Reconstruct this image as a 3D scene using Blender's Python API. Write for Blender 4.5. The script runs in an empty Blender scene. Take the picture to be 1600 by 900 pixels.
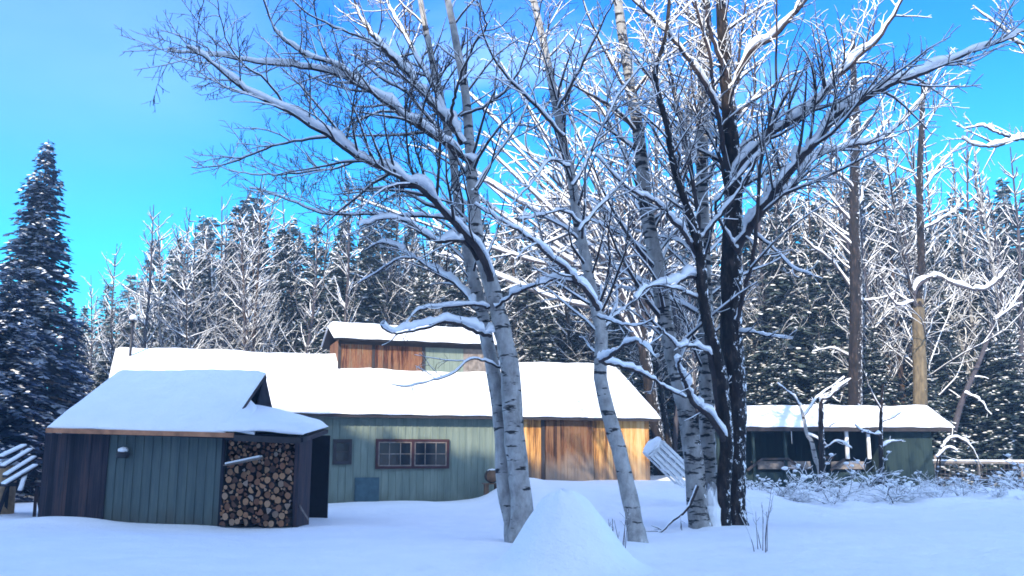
import bpy, math, random
import numpy as np
from mathutils import Vector
R = math.radians
sc = bpy.context.scene
col = sc.collection
rng = random.Random(7)
# ------------------------------------------------------------------ camera
TH = math.atan(260/1400.0)
cd = bpy.data.cameras.new('camera'); cam = bpy.data.objects.new('camera', cd); col.objects.link(cam)
cam.location = (0, 0, 1.6); cam.rotation_euler = (R(90)+TH, 0, 0)
cd.sensor_width = 36; cd.lens = 31.5; cd.clip_start = .05; cd.clip_end = 2000
sc.camera = cam
# ------------------------------------------------------------------ light
SUN_EL, SUN_AZ = 31.0, 202.0          # azimuth clockwise from +Y : behind the camera, a little to the left
az = R(SUN_AZ)
w = bpy.data.worlds.new('World'); sc.world = w; w.use_nodes = True
nt = w.node_tree; N = nt.nodes; L = nt.links; N.clear()
def nd(t, **k):
    n = N.new(t)
    for a, b in k.items(): setattr(n, a, b)
    return n
out = nd('ShaderNodeOutputWorld'); bg = nd('ShaderNodeBackground'); bg.inputs['Strength'].default_value = .1
sky = nd('ShaderNodeTexSky', sky_type='NISHITA', sun_disc=False)
sky.sun_elevation = R(SUN_EL); sky.sun_rotation = az; sky.altitude = 200; sky.air_density = 1.0; sky.dust_density = .3; sky.ozone_density = 3.0
hs = nd('ShaderNodeHueSaturation'); hs.inputs['Saturation'].default_value = 1.25; hs.inputs['Value'].default_value = 1.0
L.new(sky.outputs[0], hs.inputs['Color'])
tint = nd('ShaderNodeMix', data_type='RGBA', blend_type='MULTIPLY'); tint.inputs[0].default_value = 1
L.new(hs.outputs[0], tint.inputs[6])
tc = nd('ShaderNodeTexCoord'); sep = nd('ShaderNodeSeparateXYZ'); L.new(tc.outputs['Generated'], sep.inputs[0])
ze = nd('ShaderNodeMapRange', interpolation_type='SMOOTHSTEP'); ze.inputs[1].default_value = .12; ze.inputs[2].default_value = .50; L.new(sep.outputs[2], ze.inputs[0])
tt = nd('ShaderNodeMix', data_type='RGBA'); L.new(ze.outputs[0], tt.inputs[0]); tt.inputs[6].default_value = (.34, 1.72, 1.9, 1); tt.inputs[7].default_value = (.20, 1.24, 2.3, 1); L.new(tt.outputs[2], tint.inputs[7])
# thin white cloud: unseen veil added on the sun's side to whiten the shade, wisps elsewhere
mp = nd('ShaderNodeMapping'); mp.inputs['Scale'].default_value = (1.2, 1.2, 4.0); L.new(tc.outputs['Generated'], mp.inputs[0])
nz = nd('ShaderNodeTexNoise'); nz.inputs['Scale'].default_value = 1.7; nz.inputs['Detail'].default_value = 5; nz.inputs['Roughness'].default_value = .5
L.new(mp.outputs[0], nz.inputs[0])
wr = nd('ShaderNodeMapRange', interpolation_type='SMOOTHSTEP'); wr.inputs[1].default_value = .50; wr.inputs[2].default_value = .78; wr.inputs[4].default_value = .55
L.new(nz.outputs[0], wr.inputs[0])
bk = nd('ShaderNodeMapRange', interpolation_type='SMOOTHSTEP'); bk.inputs[1].default_value = .55; bk.inputs[2].default_value = -.35; bk.inputs[4].default_value = .85
L.new(sep.outputs[1], bk.inputs[0])
dp = nd('ShaderNodeVectorMath', operation='DOT_PRODUCT'); L.new(tc.outputs['Generated'], dp.inputs[0]); dp.inputs[1].default_value = Vector((-.415, .80, .435)).normalized()
lb0 = nd('ShaderNodeMapRange', interpolation_type='SMOOTHSTEP'); lb0.inputs[1].default_value = .968; lb0.inputs[2].default_value = 1.0; L.new(dp.outputs['Value'], lb0.inputs[0])
lbm = nd('ShaderNodeMath', operation='MULTIPLY'); L.new(lb0.outputs[0], lbm.inputs[0]); L.new(nz.outputs[0], lbm.inputs[1]); lbs = nd('ShaderNodeMath', operation='MULTIPLY'); L.new(lbm.outputs[0], lbs.inputs[0]); lbs.inputs[1].default_value = .33
mx0 = nd('ShaderNodeMath', operation='MAXIMUM'); L.new(lbs.outputs[0], mx0.inputs[0]); L.new(wr.outputs[0], mx0.inputs[1])
mx = nd('ShaderNodeMath', operation='MAXIMUM'); L.new(mx0.outputs[0], mx.inputs[0]); L.new(bk.outputs[0], mx.inputs[1])
cm = nd('ShaderNodeMix', data_type='RGBA'); L.new(mx.outputs[0], cm.inputs[0]); L.new(tint.outputs[2], cm.inputs[6]); cm.inputs[7].default_value = (6.0, 8.2, 12.0, 1)
L.new(cm.outputs[2], bg.inputs['Color']); L.new(bg.outputs[0], out.inputs[0])
sd = bpy.data.lights.new('sun', 'SUN'); sun = bpy.data.objects.new('sun', sd); col.objects.link(sun)
sd.energy = 4.6; sd.angle = R(.5); sd.color = (1, .90, .74)
el = R(SUN_EL)
sdir = Vector((math.sin(az)*math.cos(el), math.cos(az)*math.cos(el), math.sin(el)))
sun.rotation_euler = sdir.to_track_quat('Z', 'Y').to_euler(); sun.location = (0, -20, 30)
sc.view_settings.view_transform = 'Standard'; sc.view_settings.look = 'None'; sc.view_settings.gamma = 1
sc.view_settings.use_curve_mapping = False; sc.view_settings.exposure = 1.02
sc.render.engine = 'CYCLES'
try: sc.cycles.filter_width = 1.7
except Exception: pass
# ------------------------------------------------------------------ projection helpers (photo pixels -> a point at a given distance)
cT, sT = math.cos(TH), math.sin(TH)
def ray(px, py):
    x = (px-800)/1400.0; y = (450-py)/1400.0
    return (x, cT-y*sT, sT+y*cT)
def W(px, py, Y):
    d = ray(px, py); t = Y/d[1]
    return (d[0]*t, Y, 1.6+d[2]*t)
def ss(a, b, x):
    t = np.clip((x-a)/(b-a), 0, 1); return t*t*(3-2*t)
# ------------------------------------------------------------------ scene-graph helpers
def tag(o, label=None, cat=None, group=None, kind=None):
    if label: o['label'] = label
    if cat: o['category'] = cat
    if group: o['group'] = group
    if kind: o['kind'] = kind
    return o
def empty(name, loc=(0, 0, 0), rz=0, label=None, cat=None, group=None):
    o = bpy.data.objects.new(name, None); col.objects.link(o); o.location = loc; o.rotation_euler = (0, 0, rz)
    o.empty_display_size = .2
    return tag(o, label, cat, group)
def link(name, me, parent=None):
    o = bpy.data.objects.new(name, me); col.objects.link(o)
    if parent: o.parent = parent
    return o
KIDS = {}
def reg(o):
    if o.parent: KIDS.setdefault(o.parent.name, []).append(o)
    return o
def copy_tree(o, parent=None):
    c = o.copy(); col.objects.link(c); c.parent = parent
    if parent: KIDS.setdefault(parent.name, []).append(c)
    for ch in list(KIDS.get(o.name, [])): copy_tree(ch, c)
    return c
class MB:
    """collects polygons, builds ONE mesh object"""
    def __init__(s): s.v = []; s.f = []; s.m = []; s.mi = 0
    def poly(s, pts):
        n = len(s.v); s.v += [tuple(p) for p in pts]; s.f.append(tuple(range(n, n+len(pts)))); s.m.append(s.mi)
    def box(s, x0, x1, y0, y1, z0, z1):
        n = len(s.v)
        s.v += [(x, y, z) for z in (z0, z1) for y in (y0, y1) for x in (x0, x1)]
        for f in ((0, 2, 3, 1), (4, 5, 7, 6), (0, 1, 5, 4), (2, 6, 7, 3), (0, 4, 6, 2), (1, 3, 7, 5)):
            s.f.append(tuple(n+i for i in f)); s.m.append(s.mi)
        return s
    def beam(s, a, b, wd, th, up=(0, 0, 1)):
        a = Vector(a); b = Vector(b); t = (b-a).normalized(); u = Vector(up)
        if abs(t.dot(u)) > .95: u = Vector((0, 1, 0))
        sd_ = t.cross(u).normalized(); u = sd_.cross(t).normalized(); n = len(s.v)
        for p in (a, b):
            for i, j in ((-1, -1), (1, -1), (1, 1), (-1, 1)): s.v.append(tuple(p+sd_*(i*wd/2)+u*(j*th/2)))
        for f in ((0, 3, 2, 1), (4, 5, 6, 7), (0, 1, 5, 4), (1, 2, 6, 5), (2, 3, 7, 6), (3, 0, 4, 7)):
            s.f.append(tuple(n+i for i in f)); s.m.append(s.mi)
        return s
    def cyl(s, a, b, r0, r1, n=12, caps=True, cap_mi=None):
        a = Vector(a); b = Vector(b); t = (b-a).normalized(); u = Vector((0, 0, 1)) if abs(t.z) < .9 else Vector((1, 0, 0))
        e = t.cross(u).normalized(); u = e.cross(t).normalized(); k = len(s.v)
        for p, r in ((a, r0), (b, r1)):
            for i in range(n):
                q = 2*math.pi*i/n; s.v.append(tuple(p+e*(r*math.cos(q))+u*(r*math.sin(q))))
        for i in range(n):
            j = (i+1) % n; s.f.append((k+i, k+j, k+n+j, k+n+i)); s.m.append(s.mi)
        if caps:
            c = s.mi if cap_mi is None else cap_mi
            s.f.append(tuple(k+i for i in reversed(range(n)))); s.m.append(c)
            s.f.append(tuple(k+n+i for i in range(n))); s.m.append(c)
        return s
    def blob(s, c, rx, ry, rz, seed=0, n=8, m=5):
        rr = random.Random(seed); k = len(s.v)
        for i in range(m+1):
            ph = math.pi*i/m
            for j in range(n):
                q = 2*math.pi*j/n; f = 1+rr.uniform(-.16, .16)
                s.v.append((c[0]+rx*f*math.sin(ph)*math.cos(q), c[1]+ry*f*math.sin(ph)*math.sin(q), c[2]+rz*math.cos(ph)*f))
        for i in range(m):
            for j in range(n):
                a = k+i*n+j; b = k+i*n+(j+1) % n; s.f.append((a, a+n, b+n, b)); s.m.append(s.mi)
        return s
    def build(s, name, mats, parent=None, smooth=False, bevel=0):
        me = bpy.data.meshes.new(name); me.from_pydata(s.v, [], s.f)
        for m in (mats if isinstance(mats, (list, tuple)) else [mats]): me.materials.append(m)
        me.polygons.foreach_set('material_index', s.m)
        if smooth: me.polygons.foreach_set('use_smooth', [True]*len(s.f))
        me.update(); o = link(name, me, parent)
        if bevel:
            b = o.modifiers.new('bevel', 'BEVEL'); b.width = bevel; b.segments = 1; b.limit_method = 'ANGLE'
        return reg(o)
def np_mesh(name, V, F, mat, parent=None, smooth=True):
    """V (n,3), F (m,4) quads"""
    me = bpy.data.meshes.new(name); n, m, k = len(V), len(F), F.shape[1]
    me.vertices.add(n); me.vertices.foreach_set('co', np.asarray(V, dtype=np.float32).ravel())
    me.loops.add(m*k); me.loops.foreach_set('vertex_index', F.astype(np.int32).ravel())
    me.polygons.add(m); me.polygons.foreach_set('loop_start', np.arange(0, m*k, k, dtype=np.int32))
    try: me.polygons.foreach_set('loop_total', np.full(m, k, dtype=np.int32))
    except Exception: pass
    me.polygons.foreach_set('use_smooth', [smooth]*m)
    me.materials.append(mat); me.update(calc_edges=True); me.validate()
    return reg(link(name, me, parent))
# ------------------------------------------------------------------ materials
def mat(name, rough=.8):
    m = bpy.data.materials.new(name); m.use_nodes = True; t = m.node_tree
    b = t.nodes['Principled BSDF']; b.inputs['Roughness'].default_value = rough
    try: b.inputs['Specular IOR Level'].default_value = .25
    except Exception: pass
    return m, t, b
def noise(t, vec, scale, detail=4, rough=.55):
    n = t.nodes.new('ShaderNodeTexNoise'); n.inputs['Scale'].default_value = scale; n.inputs['Detail'].default_value = detail; n.inputs['Roughness'].default_value = rough
    if vec is not None: t.links.new(vec, n.inputs['Vector'])
    return n.outputs[0]
def ramp(t, fac, stops):
    r = t.nodes.new('ShaderNodeValToRGB'); e = r.color_ramp.elements
    while len(e) < len(stops): e.new(.5)
    for q, (p, c) in zip(e, stops): q.position = p; q.color = (*c, 1)
    t.links.new(fac, r.inputs[0]); return r.outputs[0]
def objc(t, scale=(1, 1, 1)):
    c = t.nodes.new('ShaderNodeTexCoord'); m = t.nodes.new('ShaderNodeMapping'); m.inputs['Scale'].default_value = scale
    t.links.new(c.outputs['Object'], m.inputs[0]); return m.outputs[0]
def math_(t, op, a, b=None, c=None):
    n = t.nodes.new('ShaderNodeMath'); n.operation = op
    for i, v in enumerate((a, b, c)):
        if v is None: continue
        if isinstance(v, (int, float)): n.inputs[i].default_value = v
        else: t.links.new(v, n.inputs[i])
    return n.outputs[0]
def mixc(t, fac, a, b, mode='MIX'):
    n = t.nodes.new('ShaderNodeMix'); n.data_type = 'RGBA'; n.blend_type = mode
    for i, v in ((0, fac), (6, a), (7, b)):
        if isinstance(v, (int, float)): n.inputs[i].default_value = v
        elif isinstance(v, tuple): n.inputs[i].default_value = (*v, 1)
        else: t.links.new(v, n.inputs[i])
    return n.outputs[2]
def bump(t, b, h, s=.4, d=.02):
    n = t.nodes.new('ShaderNodeBump'); n.inputs['Strength'].default_value = s; n.inputs['Distance'].default_value = d
    t.links.new(h, n.inputs['Height']); t.links.new(n.outputs[0], b.inputs['Normal'])
def flat(name, c, rough=.7, var=.25, sc_=6):
    m, t, b = mat(name, rough); v = objc(t)
    f = noise(t, v, sc_)
    t.links.new(ramp(t, f, [(.3, tuple(x*(1-var) for x in c)), (.7, tuple(min(1, x*(1+var)) for x in c))]), b.inputs['Base Color'])
    bump(t, b, f, .2, .01); return m
def siding(name, cols, bw, grain=1.0, stain=None, stain_h=.6, rough=.85):
    """weathered upright boards: tone per board, long grain, stain rising from the foot"""
    m, t, b = mat(name, rough); c = t.nodes.new('ShaderNodeTexCoord'); s = t.nodes.new('ShaderNodeSeparateXYZ'); t.links.new(c.outputs['Object'], s.inputs[0])
    idx = math_(t, 'FLOOR', math_(t, 'DIVIDE', s.outputs[0], bw))
    wn = t.nodes.new('ShaderNodeTexWhiteNoise'); wn.noise_dimensions = '1D'; t.links.new(idx, wn.inputs['W'])
    g = noise(t, objc(t, (19, 19, .9)), 1.0, 7, .78); g2 = noise(t, objc(t, (2.5, 2.5, .7)), 1.0, 3)
    wv = .16 if 'green' in name else .42; f = math_(t, 'ADD', math_(t, 'MULTIPLY_ADD', wn.outputs[0], wv, .5-wv/2), math_(t, 'ADD', math_(t, 'MULTIPLY_ADD', g, 1.2*grain, -.6*grain), math_(t, 'MULTIPLY_ADD', g2, .6, -.3)))
    n_ = len(cols); cc = ramp(t, f, [(.2+.6*i/(n_-1), k) for i, k in enumerate(cols)])
    if stain:
        ns = noise(t, objc(t, (3, 3, 1)), 1.0, 4)
        h = math_(t, 'ADD', s.outputs[2], math_(t, 'MULTIPLY', math_(t, 'SUBTRACT', ns, .5), 1.1))
        mr = t.nodes.new('ShaderNodeMapRange'); mr.inputs[1].default_value = stain_h; mr.inputs[2].default_value = stain_h-.7; t.links.new(h, mr.inputs[0])
        cc = mixc(t, math_(t, 'MULTIPLY', mr.outputs[0], .75), cc, stain)
    t.links.new(cc, b.inputs['Base Color']); bump(t, b, g, .35, .01); return m
def snow_mat():
    m, t, b = mat('snow', .55); v = objc(t)
    a = noise(t, v, 1.3, 5, .6); f = noise(t, v, 22, 3, .6)
    t.links.new(ramp(t, a, [(.3, (.84, .86, .89)), (.7, (.90, .91, .93))]), b.inputs['Base Color'])
    f2 = noise(t, v, 5, 4, .6); h = math_(t, 'ADD', math_(t, 'MULTIPLY', a, .9), math_(t, 'ADD', math_(t, 'MULTIPLY', f2, .35), math_(t, 'MULTIPLY', f, .16))); bump(t, b, h, .7, .14)
    return m
def bark(name, stops, zs=3.0, patch=None, snow_side=None, top=.35, scale=6):
    """bark; snow lies where a surface faces up (top) and is wind-plastered on one side of the stem"""
    m, t, b = mat(name, .9); v = objc(t, (1, 1, zs)); f = noise(t, v, scale, 5, .65); cc = ramp(t, f, stops)
    if patch:
        p = noise(t, objc(t, (2.2, 2.2, 9)), 1.0, 3, .6); q = noise(t, objc(t, (1.1, 1.1, 1.6)), 1.0, 2)
        p2 = math_(t, 'ADD', p, math_(t, 'MULTIPLY', q, .35))
        mr = t.nodes.new('ShaderNodeMapRange'); mr.inputs[1].default_value = patch[1]; mr.inputs[2].default_value = patch[1]+.05; t.links.new(p2, mr.inputs[0])
        cc = mixc(t, mr.outputs[0], cc, patch[0])
    ge = t.nodes.new('ShaderNodeNewGeometry'); s = t.nodes.new('ShaderNodeSeparateXYZ'); t.links.new(ge.outputs['Normal'], s.inputs[0])
    sn = noise(t, objc(t), 5, 4, .7)
    a = math_(t, 'ADD', s.outputs[2], math_(t, 'MULTIPLY', sn, .5))
    mr = t.nodes.new('ShaderNodeMapRange'); mr.inputs[1].default_value = top+.25; mr.inputs[2].default_value = top+.33; t.links.new(a, mr.inputs[0]); fac = mr.outputs[0]
    if snow_side:
        d = t.nodes.new('ShaderNodeVectorMath'); d.operation = 'DOT_PRODUCT'; d.inputs[1].default_value = snow_side[0]; t.links.new(ge.outputs['Normal'], d.inputs[0])
        a2 = math_(t, 'ADD', math_(t, 'MULTIPLY', d.outputs['Value'], .22), noise(t, objc(t, (1, 1, .7)), 11, 5, .75))
        m2 = t.nodes.new('ShaderNodeMapRange'); m2.inputs[1].default_value = snow_side[1]; m2.inputs[2].default_value = snow_side[1]+.04; t.links.new(a2, m2.inputs[0])
        fac = math_(t, 'MAXIMUM', fac, m2.outputs[0])
    cc = mixc(t, fac, cc, (.86, .88, .92)); t.links.new(cc, b.inputs['Base Color']); bump(t, b, f, 1.0, .05); return m
SNOW = snow_mat()
BIRCH = bark('birch_bark', [(.25, (.14, .13, .13)), (.5, (.34, .33, .32)), (.75, (.52, .51, .50))], .6, ((.03, .027, .03), .755), None, .55, 5)
BIRCHD = bark('old_birch_bark', [(.3, (.12, .115, .11)), (.55, (.30, .29, .28)), (.8, (.48, .47, .46))], .5, ((.02, .018, .02), .70), ((.75, -.3, .3), .76), .5, 4)
DARK = bark('dark_bark', [(.35, (.006, .005, .006)), (.55, (.022, .017, .016)), (.75, (.085, .060, .050))], .35, None, ((.85, -.45, .2), .735), .45, 9)
BROWN = bark('brown_bark', [(.3, (.03, .021, .018)), (.7, (.10, .065, .048))], .3, None, ((-.3, -.6, .4), .82), .4, 8)
TAN_LIT = bark('sunlit_tan_bark', [(.3, (.07, .055, .036)), (.7, (.20, .155, .095))], .3, None, ((.6, -.3, .4), .80), .6, 8)  # tan puts the sunlight on the lower trunk into its bark colour
TWIG = bark('twig_bark', [(.3, (.018, .014, .016)), (.7, (.06, .045, .045))], 1, None, None, .42, 4)
GREYT = bark('grey_twig_bark', [(.3, (.030, .027, .036)), (.7, (.085, .075, .085))], 1, None, None, .62, 4)
def needles(name, a, b_):
    m, t, b = mat(name, .8); f = noise(t, objc(t), 2.2, 4); t.links.new(ramp(t, f, [(.3, a), (.7, b_)]), b.inputs['Base Color']); return m
NEED = needles('spruce_needles', (.014, .026, .024), (.075, .100, .095))
NEED2 = needles('blue_spruce_needles', (.010, .026, .060), (.070, .115, .21))
GREEN = siding('green_boards', [(.115, .150, .130), (.170, .212, .180), (.235, .275, .230)], .2, 1, (.07, .075, .05), .35)
GREEN2 = siding('blue_green_boards', [(.062, .088, .092), (.090, .122, .120), (.125, .160, .148)], .2, 1, (.07, .055, .035), .35)
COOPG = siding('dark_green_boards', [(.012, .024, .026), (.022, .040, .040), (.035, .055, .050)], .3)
BARN = siding('honey_boards', [(.10, .045, .018), (.38, .17, .05), (.64, .34, .11), (.66, .44, .22)], .17, 1.35, (.17, .14, .12), 1.6)
DOORW = siding('russet_boards', [(.03, .015, .01), (.11, .045, .02), (.21, .115, .06), (.13, .045, .02)], .14, 1.4, (.24, .20, .17), 1.7)
RUST = siding('rusty_boards', [(.02, .012, .012), (.10, .03, .018), (.24, .13, .07), (.13, .035, .018), (.19, .15, .10)], .19, 1.5, (.10, .08, .06), 4.9)
BLACKW = siding('dark_old_boards', [(.006, .006, .011), (.014, .013, .022), (.034, .028, .038), (.075, .045, .045)], .18, 1.1)
TRIMD = flat('dark_trim', (.035, .03, .032)); TRIMR = flat('dark_red_trim', (.050, .020, .022)); FASC = flat('orange_fascia', (.42, .19, .10), .7, .4, 3)
GREYW = flat('grey_wood', (.20, .17, .15), .9, .4); WHITEP = flat('white_paint', (.72, .72, .72), .6, .12); METAL = flat('dark_metal', (.03, .03, .035), .4)
INSIDE = flat('painted_interior_shade', (.01, .01, .012)); BROWNW = flat('brown_wood', (.16, .09, .05), .8, .4)  # near-black colour carries the shade inside the woodshed
m_, t_, b_ = mat('window_glass', .08); b_.inputs['Base Color'].default_value = (.006, .009, .015, 1); b_.inputs['Specular IOR Level'].default_value = .3; GLASS = m_
m_, t_, b_ = mat('log_end', .85)
oi = t_.nodes.new('ShaderNodeObjectInfo')
cc = ramp(t_, oi.outputs['Random'], [(0, (.07, .035, .025)), (.4, (.25, .11, .06)), (.8, (.46, .26, .14)), (1, (.30, .24, .20))])
rn = t_.nodes.new('ShaderNodeTexWave'); rn.wave_type = 'RINGS'; rn.rings_direction = 'Y'; rn.inputs['Scale'].default_value = 18; rn.inputs['Distortion'].default_value = 2; t_.links.new(objc(t_), rn.inputs['Vector'])
t_.links.new(mixc(t_, .35, cc, ramp(t_, rn.outputs[0], [(.2, (.3, .28, .28)), (.8, (1, 1, 1))]), 'MULTIPLY'), b_.inputs['Base Color']); LOGEND = m_
LOGBARK = flat('log_bark', (.03, .022, .02), .9, .5, 20)
# ------------------------------------------------------------------ ground: one snow sheet out to the horizon
def nval(x, y, s, sd_=0):
    return (np.sin(x*s*1.13+y*s*.71+sd_)+np.sin(x*s*.53-y*s*1.27+1.7*sd_+2)+np.sin((x+y)*s*1.9+sd_*3.1)*.5)/2.5
def ground_h(x, y):
    x = np.asarray(x, float); y = np.asarray(y, float)
    h = .08*nval(x, y, .35, 1)+.045*nval(x, y, 1.0, 4)+.016*nval(x, y, 2.7, 9)
    bank = ss(-1.2, .9, x)*(1-ss(6.3, 9.5, x))*ss(21.5, 28.5, y)
    h = h+.66*bank
    h = h+.30*np.exp(-((x+.2)**2/.9+(y-31.2)**2/2.5))
    brush = ss(6.5, 9.5, x)*np.exp(-((y-29.5-.05*x)**2)/9.0); h = h+brush*(.40+.20*nval(x, y, 1.7, 6)+.16*nval(x, y, 4.6, 2))
    h = h+.16*np.exp(-((x+10.6)**2/2.2+(y-21.6)**2/.5))-.05*np.exp(-((x+5.9)**2/.8+(y-20.6)**2/.4))
    h = h+.10*np.exp(-((x-4.6)**2/2.5+(y-19)**2/1.5))+.07*np.exp(-((x-2.2)**2/.5+(y-16.6)**2/.5))
    far = ss(44, 75, y); h = h+far*(1.5+1.5*nval(x, y, .05, 3))
    if h.ndim > 1:      # dimples where clumps fell from the limbs
        q = random.Random(8)
        for _ in range(230):
            px_, py_ = q.gauss(2.0, 5.0), q.uniform(12.2, 25); rr_ = q.uniform(.07, .17); dd_ = q.uniform(.015, .06)*(1 if q.random() < .75 else -.7)
            i0, i1 = np.searchsorted(gx, (px_-.6, px_+.6)); j0, j1 = np.searchsorted(gy, (py_-.6, py_+.6))
            h[j0:j1, i0:i1] -= dd_*np.exp(-((x[j0:j1, i0:i1]-px_)**2+(y[j0:j1, i0:i1]-py_)**2)/rr_**2)
    foot = ss(.2, .6, nval(x, y, 5.2, 5))*.02*(1-ss(14, 22, y))
    return h-foot
def axis(a, b, fine0, fine1, st, grow=1.18):
    mid = list(np.arange(fine0, fine1+st/2, st)); lo, hi = [], []; s = st; x = fine0
    while x > a: s *= grow; x -= s; lo.append(x)
    s = st; x = fine1
    while x < b: s *= grow; x += s; hi.append(x)
    return np.array(lo[::-1]+mid+hi)
gx = axis(-900, 900, -14, 20, .11); gy = axis(-400, 1500, 10, 36, .11)
GX, GY = np.meshgrid(gx, gy); V = np.stack([GX, GY, ground_h(GX, GY)], -1).reshape(-1, 3)
nx, ny = len(gx), len(gy); ii, jj = np.meshgrid(np.arange(nx-1), np.arange(ny-1)); a = (jj*nx+ii).ravel()
F = np.stack([a, a+1, a+nx+1, a+nx], 1)
o = np_mesh('snowy_ground', V, F, SNOW); tag(o, kind='structure')
def gz(x, y): return float(ground_h(x, y))
# snow pile in the foreground
n, m = 48, 22; V = []; cx, cy = .74, 14.0
for i in range(m+1):
    t = i/m
    for j in range(n):
        q = 2*math.pi*j/n; rad = 2.0*t*(1+.04*math.sin(q*2+1)+.02*math.sin(q*5))
        h = 1.10*math.exp(-(rad/(.77+.12*math.cos(q-.2)))**2.7)-.04*t+.042*math.sin(7*rad+3*math.sin(q*2))*math.sin(q*3+rad*4)*(1-t)
        x, y = cx+rad*math.cos(q), cy+rad*math.sin(q)*1.1
        V.append((x, y, gz(x, y)+h+.018*math.sin(5*x+3*y)*math.sin(7*y)+.03*math.sin(3.1*x+1)*t*(1-t)-.02*t*t))
F = [(i*n+j, i*n+(j+1) % n, (i+1)*n+(j+1) % n, (i+1)*n+j) for i in range(m) for j in range(n)]
o = np_mesh('snow_pile', np.array(V), np.array(F), SNOW); tag(o, 'rounded cone of piled snow in the foreground before the birches', 'snow pile')
# ------------------------------------------------------------------ building frames
class Frame:
    def __init__(s, name, ox, oy, ang, label, cat):
        s.o = (ox, oy); s.a = ang; s.u = (math.cos(ang), math.sin(ang)); s.v = (-math.sin(ang), math.cos(ang))
        s.root = empty(name, (ox, oy, 0), ang, label, cat)
    def loc(s, px, py, d=0):
        """local (x, z) where the view ray of a photo pixel meets the upright plane at local depth d"""
        r = ray(px, py); ox = s.o[0]+s.v[0]*d; oy = s.o[1]+s.v[1]*d
        # (r.x t - ox, r.y t - oy) . v = 0
        t = (ox*s.v[0]+oy*s.v[1])/(r[0]*s.v[0]+r[1]*s.v[1])
        return ((r[0]*t-ox)*s.u[0]+(r[1]*t-oy)*s.u[1], 1.6+r[2]*t)
    def wpt(s, x, y): return (s.o[0]+s.u[0]*x+s.v[0]*y, s.o[1]+s.u[1]*x+s.v[1]*y)
def boards(mb, x0, x1, y, z0, z1, bw, th=.03, jit=.006, topf=None, seed=1):
    rr = random.Random(seed); x = x0
    while x < x1-.02:
        e = min(x+bw*rr.uniform(.8, 1.15), x1); d = rr.uniform(0, jit)
        zt = topf((x+e)/2) if topf else z1
        mb.box(x+.003, e-.003, y-d, y+th, z0, zt-rr.uniform(0, .004)); x = e
def battens(mb, x0, x1, y, z0, z1, sp, wd=.045, th=.022, topf=None):
    mb.box(x0, x1, y, y+.05, z0, z1) if not topf else None
    k = int((x1-x0)/sp)
    for i in range(k+1):
        x = x0+i*(x1-x0)/max(k, 1); a_ = max(x0, x-wd/2); b2 = min(x1, x+wd/2)
        mb.box(a_, b2, y-th, y-.0005, z0, z1)
def snow_slab(name, P, parent, th=.16, nu=60, nv=16, seed=0, edge=.22, lip=.05):
    """P: four corners (front-left, front-right, back-right, back-left) or a function (u,v)->Vector; a soft blanket of snow"""
    if not callable(P):
        q = [Vector(p) for p in P]; fn = lambda u, v: (q[0]*(1-u)+q[1]*u)*(1-v)+(q[3]*(1-u)+q[2]*u)*v
    else: fn = P
    wu = (fn(1, .5)-fn(0, .5)).length; wv = (fn(.5, 1)-fn(.5, 0)).length; V = []; rr = random.Random(seed)
    ph = [rr.uniform(0, 6) for _ in range(6)]
    def par(n_, w_):      # denser at the rims
        e = min(.3, edge/w_); r_ = [0, e*.15, e*.4, e*.7, e]; mid = [e+(1-2*e)*k/(n_-8) for k in range(1, n_-8)]
        return r_+mid+[1-x for x in reversed(r_)]
    us, vs = par(nu, wu), par(nv, wv)
    for v in vs:
        for u in us:
            p = fn(u, v); du = min(u, 1-u)*wu; dv = min(v, 1-v)*wv
            f = (1-(1-min(1, du/edge))**2.2)*(1-(1-min(1, dv/edge))**2.2)
            nn = .025*math.sin(p.x*1.3+ph[0]+p.y)+.018*math.sin(p.x*3.1+ph[1])*math.sin(p.y*2.7+ph[2])+.008*math.sin(p.x*9+ph[3])*math.sin(p.y*8+ph[4])
            z = p.z+.02+(th+nn)*f
            x, y = p.x, p.y
            if v < .02: y -= lip*(.5+.5*math.sin(p.x*2.1+ph[5])); x += 0
            V.append((x, y, z))
    nb = len(V)
    for v in vs:
        for u in us:
            p = fn(u, v); y = p.y-(lip*.5 if v < .02 else 0); V.append((p.x, y, p.z+.003-(.03*(.6+.4*math.sin(p.x*5+ph[2])) if v < .02 else 0)))
    nu_, nv_ = len(us), len(vs); F = []
    for j in range(nv_-1):
        for i in range(nu_-1):
            a = j*nu_+i; F.append((a, a+1, a+nu_+1, a+nu_)); a += nb; F.append((a, a+nu_, a+nu_+1, a+1))
    for i in range(nu_-1): F.append((i+1, i, nb+i, nb+i+1)); a = (nv_-1)*nu_+i; F.append((a, a+1, nb+a+1, nb+a))
    for j in range(nv_-1): a = j*nu_; F.append((a, a+nu_, nb+a+nu_, nb+a)); a += nu_-1; F.append((a+nu_, a, nb+a, nb+a+nu_))
    return np_mesh(name, np.array(V), np.array(F), SNOW, parent)
def roof_slab(mb, x0, x1, y0, z0, y1, z1, th=.08):
    n = len(mb.v); mb.v += [(x0, y0, z0), (x1, y0, z0), (x1, y1, z1), (x0, y1, z1), (x0, y0, z0-th), (x1, y0, z0-th), (x1, y1, z1-th), (x0, y1, z1-th)]
    for f in ((0, 1, 2, 3), (7, 6, 5, 4), (0, 4, 5, 1), (1, 5, 6, 2), (2, 6, 7, 3), (3, 7, 4, 0)): mb.f.append(tuple(n+i for i in f)); mb.m.append(mb.mi)
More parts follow.
